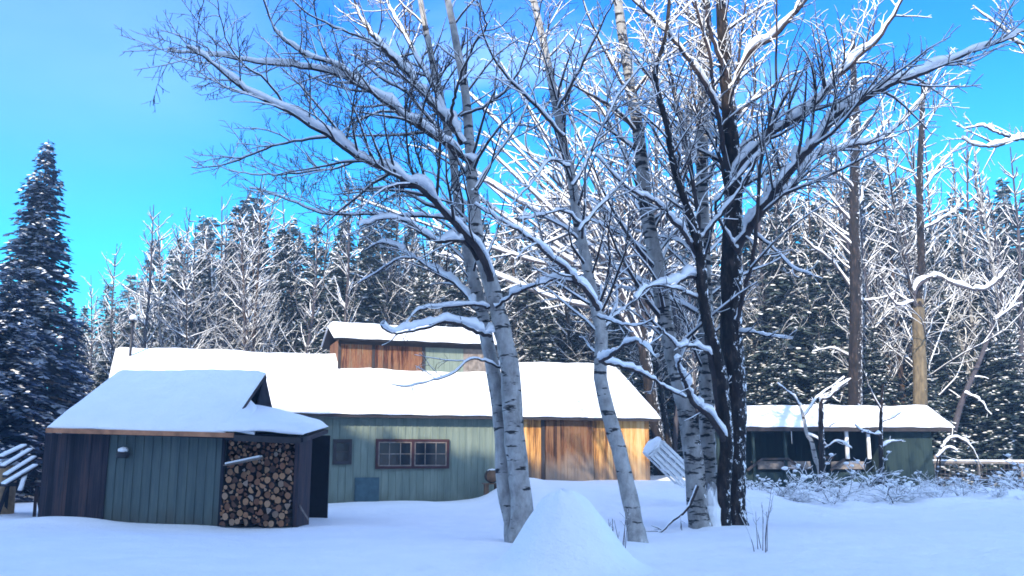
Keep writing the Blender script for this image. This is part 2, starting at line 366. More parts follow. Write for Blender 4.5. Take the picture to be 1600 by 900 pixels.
def window(parent, x0, x1, z0, z1, y, sashes, ncol, nrow, frame, bar, fw=.07, glassy=.03, bw=.025):
    f = MB(); f.box(x0-fw, x1+fw, y-.05, y-.002, z0-fw, z0); f.box(x0-fw, x1+fw, y-.05, y-.002, z1, z1+fw)
    f.box(x0-fw, x0, y-.05, y-.002, z0, z1); f.box(x1, x1+fw, y-.05, y-.002, z0, z1)
    sw = (x1-x0)/sashes
    for k in range(1, sashes): f.box(x0+k*sw-fw*.55, x0+k*sw+fw*.55, y-.048, y-.002, z0, z1)
    wi = f.build('window', frame, parent)
    p = MB(); p.box(x0, x1, y-.012, y-.004, z0, z1); p.build('pane', GLASS, wi)
    for k in range(sashes):
        a0 = x0+k*sw+(fw*.55 if k else 0); b0 = x0+(k+1)*sw-(fw*.55 if k < sashes-1 else 0); s = MB()
        s.box(a0, b0, y-.034, y-.013, z0, z0+.04); s.box(a0, b0, y-.034, y-.013, z1-.04, z1)
        s.box(a0, a0+.04, y-.034, y-.013, z0+.04, z1-.04); s.box(b0-.04, b0, y-.034, y-.013, z0+.04, z1-.04)
        for c in range(1, ncol):
            x = a0+(b0-a0)*c/ncol; s.box(x-bw/2, x+bw/2, y-.030, y-.0135, z0+.04, z1-.04)
        for r_ in range(1, nrow):
            z = z0+(z1-z0)*r_/nrow; s.box(a0+.04, b0-.04, y-.032, y-.0136, z-bw/2, z+bw/2)
        s.build('sash', bar, wi)
    return wi
# ------------------------------------------------------------------ long building (green studio + honey-coloured barn end)
MF = Frame('long_building', -7.6, 29.8, R(20), 'long low green and honey-coloured wooden building with snowy roof and raised cupola', 'building')
mr_ = MF.root
XB = MF.loc(818, 700)[0]; XE = MF.loc(1014, 700)[0]; XL = -5.4; EZ, RD, RZ = 3.1, 3.3, 5.12; OV = .32
xe = XE+.3
g = MB(); battens(g, XL+.3, XB, 0, -.2, EZ, .24); g.build('green_wall', GREEN, mr_)
g = MB(); boards(g, XB+.004, XE, -.01, .1, EZ, .17, .05, .012); g.build('wood_wall', BARN, mr_)
g = MB()
for x in (XL+.25, XE):      # gable ends
    n = len(g.v); g.v += [(x, .051, -.2), (x, 2*RD, -.2), (x, 2*RD, EZ), (x, RD, RZ-.12), (x, .051, EZ), (x+.05, .051, -.2), (x+.05, 2*RD, -.2), (x+.05, 2*RD, EZ), (x+.05, RD, RZ-.12), (x+.05, .051, EZ)]
    for f in ((4, 3, 2, 1, 0), (5, 6, 7, 8, 9), (0, 1, 6, 5), (1, 2, 7, 6), (2, 3, 8, 7), (3, 4, 9, 8), (4, 0, 5, 9)): g.f.append(tuple(n+i for i in f)); g.m.append(0)
g.box(XL+.31, XE-.01, 2*RD-.05, 2*RD-.005, -.2, EZ-.02)
g.build('gable_and_back_wall', BARN, mr_)
sl = (RZ-EZ)/RD; g = MB(); ez0 = EZ-OV*sl+.06
roof_slab(g, XL, xe, -OV, ez0, RD-.002, RZ); roof_slab(g, XL, xe, 2*RD+OV, ez0, RD+.002, RZ)
rf = g.build('roof', TRIMD, mr_)
g = MB(); g.box(XL, xe, -OV-.03, -OV-.002, ez0-.14, ez0-.005); g.build('fascia', TRIMD, rf)
CX0 = MF.loc(530, 570, 2.2)[0]; CX1 = CX0+6.1; CD = 2.2; CDB = 4.6
# snow on the roof: left of, below and right of the cupola
def rs(x0, y0, x1, y1, nm, seed, th=.17, nu=50, nv=14, **k):
    f = lambda y: ez0+(y+OV)*sl
    return snow_slab(nm, [(x0, y0, f(y0)), (x1, y0, f(y0)), (x1, y1, f(y1)), (x0, y1, f(y1))], rf, th, nu, nv, seed, **k)
rs(XL, -OV-.04, xe+.04, RD+.03, 'snow', 3, nu=110, nv=26)
f2 = lambda y: ez0+(2*RD-y+OV)*sl
snow_slab('snow', [(XL, RD-.03, f2(RD)), (xe, RD-.03, f2(RD)), (xe, 2*RD+OV, ez0), (XL, 2*RD+OV, ez0)], rf, .15, 60, 14, 4)
# cupola
cu_z = 5.78
g = MB(); x1 = MF.loc(583, 560, CD)[0]; x2 = MF.loc(662, 560, CD)[0]; x3 = MF.loc(724, 560, CD)[0]
boards(g, CX0, x2, CD, 4.2, cu_z, .2, .04, .015, None, 5); cw = g.build('cupola_wall', RUST, mr_)
cw['label'] = 'rusty brown boards on the left half of the cupola'
g = MB(); boards(g, x2+.002, x3, CD+.005, 4.2, cu_z, .2, .04, .006, None, 6); cw = g.build('cupola_wall', GREEN, mr_); cw['label'] = 'pale green boards on the cupola'
g = MB(); boards(g, x3+.002, CX1, CD+.002, 4.2, cu_z, .22, .04, .006, None, 7); cw = g.build('cupola_wall', GREYW, mr_); cw['label'] = 'grey boards on the right end of the cupola'
for bx_ in ((CX0, CX0+.05, CD+.05, CDB, 4.2, cu_z), (CX1-.05, CX1, CD+.05, CDB, 4.2, cu_z), (CX0+.06, CX1-.06, CDB-.05, CDB, 4.2, cu_z)):
    g = MB(); g.box(*bx_); g.build('cupola_side_wall', RUST, mr_)
g = MB(); g.box(CX0-.06, CX0+.04, CD-.05, CD-.004, 4.45, cu_z); g.box(x1-.05, x1+.05, CD-.045, CD-.018, 4.5, cu_z-.2); g.box(x2-.06, x2+.05, CD-.045, CD-.018, 4.5, cu_z); g.box(CX0-.06, CX1, CD-.05, CD-.016, cu_z-.2, cu_z-.002); g.box(CX0-.06, CX1, CD-.055, CD-.016, 4.42, 4.55)
g.build('cupola_trim', TRIMD, mr_)
g = MB(); cm_ = (CD+CDB)/2; ce = cu_z-.02; cr = ce+.62
roof_slab(g, CX0-.25, CX1+.25, CD-.35, ce, cm_-.002, cr); roof_slab(g, CX0-.25, CX1+.25, CDB+.35, ce, cm_+.002, cr); crf = g.build('cupola_roof', TRIMD, mr_)
snow_slab('snow', [(CX0-.3, CD-.38, ce), (CX1+.28, CD-.38, ce), (CX1+.28, cm_+.02, cr), (CX0-.3, cm_+.02, cr)], crf, .22, 70, 16, 11, lip=.08)
snow_slab('snow', [(CX0-.3, cm_-.02, cr), (CX1+.28, cm_-.02, cr), (CX1+.28, CDB+.38, ce), (CX0-.3, CDB+.38, ce)], crf, .2, 50, 12, 12)
# barn door, windows, box on the wall
dx0, dz1 = MF.loc(851, 655); dx1 = MF.loc(925, 655)[0]
g = MB(); boards(g, dx0, dx1, -.075, .35, 2.92, .14, .055, .012, None, 9); dr = g.build('door', DOORW, mr_)
g = MB(); g.box(dx0-.16, dx0-.02, -.07, -.024, .3, 2.9); g.box(dx0-.2, dx1+.1, -.10, -.078, 2.9, 3.0); g.build('door_track', TRIMD, dr)
wx0, wz1 = MF.loc(591, 690); wx1, wz0 = MF.loc(697, 728)
window(mr_, wx0, wx1, wz0, wz1, -.03, 2, 3, 2, TRIMR, GREYW, .09)
sx0, sz1 = MF.loc(524, 690); sx1, sz0 = MF.loc(545, 722)
window(mr_, sx0, sx1, sz0, sz1, -.03, 1, 1, 2, TRIMD, TRIMD, .08)
bx0 = MF.loc(554, 760)[0]; bx1 = MF.loc(592, 760)[0]
g = MB(); g.box(bx0, bx1, -.05, -.026, -.1, MF.loc(560, 746)[1]); g.box(bx0+.05, bx1-.05, -.062, -.0505, -.1, MF.loc(560, 746)[1]-.06); o = g.build('wall_hatch', flat('blue_green_hatch', (.05, .095, .115)), mr_)
# stove pipe at the far left of the roof
px_, py_ = MF.wpt(MF.loc(203, 560, 2.6)[0], 2.6)
p0 = MF.loc(203, 572, 2.6)[1]; p1 = MF.loc(205, 503, 2.6)[1]
sp = empty('stove_pipe', (px_, py_, p0-.6), 0, 'thin grey stovepipe with a snow cap at the left end of the long roof', 'stovepipe')
g = MB(); g.cyl((0, 0, 0), (0, 0, p1-p0+.6), .045, .045, 12); g.build('pipe', METAL, sp, True)
g = MB(); g.cyl((0, 0, p1-p0+.62), (0, 0, p1-p0+.72), .15, .03, 12); g.build('pipe_cap', METAL, sp)
g = MB(); g.blob((0, 0, p1-p0+.75), .14, .14, .10, 2); g.build('snow', SNOW, sp, True)
# keg and stones by the green wall, left of the birch
kx, ky = MF.wpt(MF.loc(768, 745, -.9)[0], -.9); kz = MF.loc(766, 744, -.9)[1]
kg = empty('keg', (kx, ky, kz-.24), R(8), 'small brown keg lying on its side by the green wall behind the birch', 'keg')
g = MB(); g.cyl((0, -.28, .24), (0, 0, .24), .19, .235, 16); g.cyl((0, .0005, .24), (0, .28, .24), .235, .19, 16); g.build('barrel_body', BROWNW, kg, True)
g = MB()
for y in (-.2, .16): g.cyl((0, y, .24), (0, y+.03, .24), .228, .228, 16)
g.build('hoop', METAL, kg)
g = MB(); g.blob((0, 0, .44), .16, .26, .05, 4); g.build('snow', SNOW, kg, True)
st = empty('block_stand', (kx, ky, 0), R(8), 'low dark wooden stand holding the brown keg', 'stand')

for x in (-.24, .12): g = MB(); g.box(x, x+.12, -.25, .25, -.1, kz-.27); g.build('leg', BROWNW, st)
g = MB(); g.box(-.3, .3, -.3, .3, kz-.268, kz-.235); g.build('top', BROWNW, st)
# ------------------------------------------------------------------ small woodshed, front left
SF = Frame('woodshed', -11.55, 22.5, R(-11.5), 'low green and dark-boarded woodshed with blue-shaded snowy roof and orange fascia', 'shed')
sr = SF.root
X1 = SF.loc(165, 740)[0]; X2 = SF.loc(349, 740)[0]; X3 = SF.loc(461, 740)[0]; SE = SF.loc(200, 677)[1]
g = MB(); boards(g, -.02, X1, 0, -.2, SE, .18, .04, .014, None, 3); o = g.build('dark_wall', BLACKW, sr); o['label'] = 'dark old boards on the left end of the woodshed'
g = MB(); battens(g, X1+.004, X2, 0, -.2, SE, .235); g.build('green_wall', GREEN2, sr)
for bx_ in ((X1-.04, X1+.05, -.045, -.024, -.2, SE-.01), (X2-.05, X2+.03, -.05, -.024, -.2, SE-.01), (X3-.02, X3+.10, -.02, .10, -.2, SE-.06)):
    g = MB(); g.box(*bx_); g.build('corner_post', BLACKW, sr)
RYD = 3.3; RIDZ = SF.loc(300, 583, RYD)[1]
XR0 = SF.loc(186, 583, RYD)[0]; XR1 = SF.loc(414, 583, RYD)[0]
g = MB(); g.box(-.0, .05, .045, RYD, -.2, SE); g.build('side_wall', BLACKW, sr); g = MB(); g.box(X3+.02, X3+.06, .12, .75, -.2, SE-.1); g.build('side_wall', BLACKW, sr)
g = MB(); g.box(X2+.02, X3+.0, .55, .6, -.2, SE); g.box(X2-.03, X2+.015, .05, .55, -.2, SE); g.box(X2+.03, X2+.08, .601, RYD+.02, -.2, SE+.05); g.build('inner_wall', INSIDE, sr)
g = MB(); g.box(X2+.09, SF.loc(514, 720, RYD+.1)[0], RYD+.1, RYD+.15, -.2, SE); g.build('back_wall', INSIDE, sr)  # near-black panel stands in for the shade of the open passage
# roof plane and lower lean-to plane
def SP(px, py, d): x, z = SF.loc(px, py, d); return Vector((x, d, z))
E0 = SP(74, 668, -.3); E1 = SP(474, 680, -.3); R0 = SP(185, 581, RYD); R1 = SP(416, 583, RYD)
B1 = SP(401, 641, 2.6); C1 = SP(513, 668, 3.2)
g = MB()
E2 = SP(352, 677, -.3)
for quad in ([E0, E2, R1, R0],):
    dn = Vector((0, 0, -.09)); q = [p+Vector((0, 0, -.03)) for p in quad]
    n = len(g.v); g.v += [tuple(p) for p in q]+[tuple(p+dn) for p in q]
    for f in ((0, 1, 2, 3), (7, 6, 5, 4), (0, 4, 5, 1), (1, 5, 6, 2), (2, 6, 7, 3), (3, 7, 4, 0)): g.f.append(tuple(n+i for i in f)); g.m.append(0)
q = [E2+Vector((.02, 0, 0)), E1, C1, B1+Vector((.02, 0, -.05))]; q = [p+Vector((0, 0, -.06)) for p in q]
n = len(g.v); g.v += [tuple(p) for p in q]+[tuple(p+Vector((0, 0, -.10))) for p in q]
for f in ((0, 1, 2, 3), (7, 6, 5, 4), (0, 4, 5, 1), (1, 5, 6, 2), (2, 6, 7, 3), (3, 7, 4, 0)): g.f.append(tuple(n+i for i in f)); g.m.append(0)
srf = g.build('roof', BLACKW, sr)
# back slope of the shed roof
g = MB(); bk0 = Vector((R0.x, RYD+2.6, SE+.5)); bk1 = Vector((R1.x, RYD+2.6, SE+.5))
g.box(R0.x+.02, R1.x-.02, RYD+.03, RYD+.08, -.2, RIDZ-.12); g.build('rear_wall', BLACKW, sr)
# right gable triangle
g = MB(); tA = R1+Vector((-.03, 0, -.04)); tB = B1+Vector((0, -.1, -.12)); tC = SP(428, 648, RYD+.05)
x_ = X2+.06
pts = [tB, tC, tA]; g.poly(pts); g.poly([p+Vector((-.05, .02, 0)) for p in reversed(pts)])
o = g.build('gable_wall', BLACKW, sr)
# fascia
g = MB(); xf = SF.loc(366, 677, -.32)[0]
g.beam((E0.x, -.335, SF.loc(80, 672.5, -.33)[1]), (xf, -.335, SF.loc(365, 680, -.33)[1]), .03, .11); g.build('fascia', FASC, srf)
g = MB(); g.beam((xf+.01, -.33, SF.loc(367, 684, -.33)[1]), (E1.x-.05, -.33, SF.loc(470, 689, -.33)[1]), .03, .14); fo = g.build('fascia', TRIMD, srf); fo['label'] = 'dark fascia over the firewood bay'
# blanket of snow over both roof planes (Coons patch between the rims)
def poly_at(pts, t):
    ls = [(pts[i+1]-pts[i]).length for i in range(len(pts)-1)]; d = t*sum(ls)
    for i, l_ in enumerate(ls):
        if d <= l_ or i == len(ls)-1: return pts[i].lerp(pts[i+1], min(1, d/l_))
        d -= l_
top_c = [R0, R1]; 
def coons(u, v):
    b_ = E0.lerp(E2, u); t2 = R0.lerp(R1, u); return b_.lerp(t2, v)
snow_slab('snow', coons, srf, .13, 60, 26, 21, edge=.3, lip=.04)
def ext(u, v):
    lf = [E2+Vector((-.45, 0, .02)), B1+Vector((-.40, .0, .03))]; rt = [E1, C1]
    return lf[0].lerp(lf[1], v).lerp(rt[0].lerp(rt[1], v), u)+Vector((0, 0, .05*(1-u)*u*4+.02))
snow_slab('snow', ext, srf, .14, 34, 26, 22, edge=.28, lip=.05)
def fill(u, v):      # drift in the corner between the planes
    a = E2.lerp(R1, .05+.60*v)+Vector((-.25, 0, .04)); b2 = (E2+Vector((.75, 0, -.02))).lerp(B1+Vector((.12, 0, -.02)), v)
    p = a.lerp(b2, u); p.z -= .10*math.sin(u*math.pi)*v; return p
snow_slab('snow', fill, srf, .10, 20, 24, 23, edge=.25, lip=.02)
# wall lamp
lx, lz = SF.loc(199, 709)
lp = empty('wall_lamp', (*SF.wpt(lx, -.03), lz), R(-11.5), 'black dome wall lamp capped with snow on the green shed wall', 'lamp')
g = MB(); g.cyl((0, .03, .02), (0, -.12, .05), .02, .02, 8); g.build('arm', METAL, lp)
g = MB(); g.cyl((0, -.15, .10), (0, -.15, -.02), .06, .165, 16); g.cyl((0, -.15, -.021), (0, -.15, -.10), .165, .13, 16); g.build('lamp_shade', METAL, lp, True)
g = MB(); g.blob((0, -.15, .09), .14, .14, .07, 5); g.build('snow', SNOW, lp, True)
# firewood: every log on its own
protos = []
for k in range(9):
    rr = random.Random(40+k); n = 12; g = MB(); ln = .42
    if k < 5: ring = [((1+rr.uniform(-.09, .09))*math.cos(2*math.pi*i/n), (1+rr.uniform(-.09, .09))*math.sin(2*math.pi*i/n)) for i in range(n)]
    elif k < 7: ring = [(1.1*math.cos(math.pi*i/9), 1.25*math.sin(math.pi*i/9)-.5+rr.uniform(-.05, .05)) for i in range(10)]
    else: ring = [(-1.1, -.7), (-.4, -.85), (.4, -.8), (1.1, -.6), (.8, .1), (.3, .8), (-.1, 1.0), (-.6, .3)]
    n = len(ring); c0 = len(g.v)
    for yy, s_ in ((0, .93), (.02, 1.0), (ln, 1.0)): g.v += [(x*s_, yy, z*s_) for x, z in ring]
    for a in range(2):
        for i in range(n): j = (i+1) % n; g.f.append((a*n+i, a*n+j, (a+1)*n+j, (a+1)*n+i)); g.m.append(1)
    g.f.append(tuple(range(n))); g.m.append(0); g.f.append(tuple(reversed(range(2*n, 3*n)))); g.m.append(1)
    # normalise: unit radius; scaled per log in x and z only
    me = bpy.data.meshes.new('firewood_log'); me.from_pydata(g.v, [], g.f); me.materials.append(LOGEND); me.materials.append(LOGBARK); me.polygons.foreach_set('material_index', g.m); me.update(); protos.append(me)
fx0, fx1 = X2+.03, X3-.02; zt = SE-.13; spots = []
for tr in range(9000):
    r_ = .086-.052*min(1, tr/4500)*rng.uniform(.75, 1.05) if tr < 6000 else rng.uniform(.028, .040)
    x, z = rng.uniform(fx0+r_, fx1-r_), rng.uniform(.0, zt-r_)
    if z > 1.45 and r_ > .06: continue
    if all((x-a)**2+(z-b)**2 > ((r_+c)*.93)**2 for a, b, c in spots): spots.append((x, z, r_))
    if len(spots) >= 285: break
for x, z, r_ in spots:
    bulge = .20*math.exp(-((z-.2)/.5)**2)
    o = bpy.data.objects.new('firewood_log', protos[rng.randrange(9)]); col.objects.link(o)
    wx, wy = SF.wpt(x, .02-bulge+rng.uniform(-.06, .06)); o.location = (wx, wy, z+.02)
    o.rotation_euler = (rng.uniform(-.06, .06), rng.uniform(0, 6.28), R(-11.5)+rng.uniform(-.09, .09)); o.scale = (r_, 1, r_)
    tag(o, 'cut firewood log in the tall stack under the woodshed roof', 'log', 'firewood logs stacked in the woodshed')
a_, az_ = SF.loc(352, 727, -.12); b2_, bz_ = SF.loc(409, 716, -.12)
lb = empty('ledge_board', (*SF.wpt(a_, -.12), 0), R(-11.5), 'snow-topped board sticking out of the firewood stack', 'board')
g = MB(); g.beam((0, 0, az_), (b2_-a_, 0, bz_), .2, .03); g.build('plank', GREYW, lb)
g = MB(); g.beam((.02, 0, az_+.04), (b2_-a_-.02, 0, bz_+.05), .17, .045); g.build('snow', SNOW, lb, bevel=.015)
# leaning pole right of the shed
a = W(463, 782, 21.4); b = W(482, 812, 20.9)
g = MB(); g.cyl(a, b, .022, .018, 8); o = g.build('leaning_pole', GREYW, None, True); tag(o, 'short pale pole leaning out of the snow right of the firewood', 'pole')
# ------------------------------------------------------------------ open-fronted coop on the right
KF = Frame('open_shed', 8.6, 35.0, R(4), 'dark green open-fronted shed with bright snowy roof at the right', 'shed')
kr = KF.root
KX1 = KF.loc(1459, 720)[0]; KE = KF.loc(1300, 672)[1]; KD = 2.3; KXM = KF.loc(1386, 720)[0]
xr = KF.loc(1490, 672, -.35)[0]; kez = KF.loc(1300, 667, -.35)[1]; krz = KF.loc(1300, 638, KD)[1]; xrr = KF.loc(1452, 640, KD)[0]
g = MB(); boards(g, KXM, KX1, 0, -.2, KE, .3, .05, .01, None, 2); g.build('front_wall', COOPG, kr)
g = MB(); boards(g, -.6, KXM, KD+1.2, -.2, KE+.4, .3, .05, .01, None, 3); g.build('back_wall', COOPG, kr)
g = MB(); 
for bx_ in ((KX1-.05, KX1, .055, KD+1.2, -.2, KE+.2), (-.7, -.62, 0, KD+1.2, -.2, KE+.2), (KXM-.05, KXM-.005, .0, KD+1.1, -.2, KE+.2)):
    g = MB(); g.box(*bx_); g.build('side_wall', COOPG, kr)
for px_p, m2, w_ in ((1181, COOPG, .10), (1231, COOPG, .10), (1325, WHITEP, .12), (1359, WHITEP, .11)):
    x, z0_ = KF.loc(px_p, 717 if m2 is WHITEP else 775, -.02); zb = z0_ if m2 is WHITEP else -.2
    g = MB(); g.box(x-w_/2, x+w_/2, -.06, .04, zb, KE+.02); po = g.build('post', m2, kr)
    if m2 is WHITEP: po['label'] = 'short white post under the eave'
for a, b in ((1185, 1268), (1300, 1352)):
    x0, z1 = KF.loc(a, 721); x1_, z0 = KF.loc(b, 733); g = MB(); g.box(x0, x1_, .06, .12, z0, z1); g.box(x0, x1_, .12, .9, z1-.05, z1); g.build('counter', GREYW, kr)
g = MB()
for a, b in (((1166, 735), (1190, 717)), ((1230, 717), (1256, 735)), ((1296, 735), (1318, 717)), ((1285, 715), (1300, 715))):
    x0, z0 = KF.loc(*a); x1_, z1 = KF.loc(*b); g.beam((x0, -.10, z0), (x1_, -.10, z1), .06, .09)
x0, z0 = KF.loc(1190, 717); x1_, z1 = KF.loc(1230, 717); g.beam((x0, -.10, z0), (x1_, -.10, z1), .06, .08); g.build('brace', TRIMD, kr)
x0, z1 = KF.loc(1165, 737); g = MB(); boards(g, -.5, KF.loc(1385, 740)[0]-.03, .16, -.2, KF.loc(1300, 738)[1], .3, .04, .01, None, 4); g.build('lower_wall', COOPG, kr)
g = MB()
def roof4(q, th):
    n = len(g.v); g.v += [tuple(p) for p in q]+[tuple(Vector(p)-Vector((0, 0, th))) for p in q]
    for f in ((0, 1, 2, 3), (7, 6, 5, 4), (0, 4, 5, 1), (1, 5, 6, 2), (2, 6, 7, 3), (3, 7, 4, 0)): g.f.append(tuple(n+i for i in f)); g.m.append(0)
q = [Vector((-.9, -.35, kez)), Vector((xr, -.35, kez)), Vector((xrr, KD, krz)), Vector((-.9, KD, krz))]; roof4(q, .10)
roof4([Vector((xrr, KD+.005, krz)), Vector((-.9, KD+.005, krz)), Vector((-.9, 2*KD+.3, kez)), Vector((xr, 2*KD+.3, kez))][::-1], .10)
krf = g.build('roof', TRIMD, kr)
snow_slab('snow', [q[0]+Vector((0, -.03, 0)), q[1]+Vector((.03, -.03, 0)), q[2], q[3]], krf, .16, 80, 16, 31, lip=.07)
g = MB(); g.box(-.9, xr, -.385, -.352, kez-.17, kez-.01); g.build('fascia', TRIMD, krf)
g = MB(); x, z = KF.loc(1235, 690, .1); g.cyl((x, -.05, KE-.05), (x, -.05, z-.1), .02, .004, 6); g.build('icicle', SNOW, kr)
# ------------------------------------------------------------------ fence at the far right
fr = empty('wire_fence', (*W(1465, 770, 33)[:2], 0), 0, 'grey post and rail fence with snowy top rail right of the green shed', 'fence')
fx = W(1465, 770, 33)[0]; ftz = W(1500, 722, 33)[2]
for i in range(5):
    g = MB(); g.cyl((i*1.55, 0, -.3), (i*1.55+.02, 0, ftz+.06+rng.uniform(-.05, .25)), .05, .045, 8); g.build('post', GREYW, fr, True)
for k, z in enumerate((ftz, ftz-.55, ftz-1.0)):
    g = MB(); g.beam((-.1, -.07, z), (7.6, -.07, z-.05), .04, .09 if k == 0 else .06); g.build('rail', GREYW, fr)
g = MB(); g.beam((-.1, -.07, ftz+.07), (7.6, -.07, ftz+.02), .06, .05); g.build('snow', SNOW, fr)
g = MB()
for i in range(46): g.cyl((i*.165, -.03, -.1), (i*.165, -.03, ftz-.05), .006, .006, 4, False)
for k in range(9): g.cyl((0, -.035, .05+k*.17), (7.5, -.035, .05+k*.17), .006, .006, 4, False)
g.build('wire_mesh', GREYW, fr)
# ------------------------------------------------------------------ lumber at the far left
crate = empty('wooden_block', (*W(6, 765, 24.5)[:2], gz(-13.9, 24.5)-.05), R(15), 'tan wooden chopping block with snow on top at the left edge', 'block')
bz = W(6, 722, 24.5)[2]
g = MB(); g.cyl((0, 0, 0), (0, 0, bz-.1), .30, .27, 14); g.build('body', flat('tan_wood', (.36, .24, .14), .8, .4), crate, True); g = MB(); g.blob((0, 0, bz-.03), .30, .30, .10, 3, 12, 6); g.build('snow', SNOW, crate, True)
pl = [((4, 714), (38, 698), 24.2, .27, 'uppermost snow-covered plank fanned out against the spruce at the left edge'), ((8, 728), (48, 704), 24.0, .25, 'second snow-covered plank from the top of the fan at the left edge'),
      ((12, 742), (54, 716), 23.8, .27, 'third snow-covered plank of the fan, its right end cut square'), ((10, 756), (56, 729), 23.5, .34, 'lowest and widest snow-covered plank of the fan at the left edge'), ((32, 766), (42, 736), 23.4, .12, 'short snow-covered prop standing under the fanned planks')]
for a, b, Y, wd, lb_ in pl:
    A = Vector(W(*a, Y)); B = Vector(W(*b, Y+.5)); A = A-(B-A)*.12
    p = empty('plank', A, 0, lb_, 'plank', 'planks fanned out at the left edge')
    g = MB(); g.beam((0, 0, 0), B-A, wd, .04); g.build('board', BLACKW, p); g = MB(); g.beam((0, 0, .055), (B-A)+Vector((0, 0, .055)), wd*.95, .06); g.build('snow', SNOW, p, bevel=.02)
o = empty('saw_trestle', (*W(34, 770, 24.2)[:2], gz(-13.2, 24.2)), R(10), 'dark wooden trestle carrying the snow-covered planks', 'trestle')
for s in (-.35, .35):
    for y in (-.3, .3): g = MB(); g.beam((s*1.3, y, -.1), (s, 0, .75), .08, .06); g.build('leg', BLACKW, o)
g = MB(); g.beam((-.55, 0, .78), (.55, 0, .78), .1, .1); g.build('top_rail', BLACKW, o)
# ------------------------------------------------------------------ slatted crate behind the tree cluster
cB = Vector(W(1046, 724, 24.5))
ct = empty('slatted_crate', cB, 0, 'tilted white slatted crate capped with snow beside the tree cluster', 'crate'); ct.rotation_euler = (R(12), R(40), R(22))
g = MB(); LX, LY, LZ = .62, .26, .24
for y in (-LY, LY):
    for z in (-LZ, LZ): g.beam((-LX, y, z), (LX, y, z), .05, .05)
for x in (-LX, LX, 0):
    for z in (-LZ, LZ): g.beam((x, -LY, z*.93), (x, LY, z*.93), .05, .05)
    for y in (-LY, LY): g.beam((x, y*.93, -LZ), (x, y*.93, LZ), .05, .05)
g.build('frame', WHITEP, ct)
for z in (-.14, 0, .14):
    for y in (-LY-.03, LY+.03): g = MB(); g.box(-LX, LX, y-.01, y+.01, z-.04, z+.04); g.build('slat', WHITEP, ct)
for y in (-.17, 0, .17): g = MB(); g.box(-LX, LX, y-.05, y+.05, LZ+.026, LZ+.046); g.build('slat', WHITEP, ct)
g = MB(); g.box(-LX-.05, -LX-.027, -LY, LY, -LZ, LZ); g.build('end_panel', WHITEP, ct)
g = MB(); g.blob((-LX-.08, 0, .02), .10, LY+.05, LZ+.05, 6, 12, 7); g.box(-LX*.9, LX*.5, -.1, .2, LZ+.047, LZ+.08); g.build('snow', SNOW, ct, True)
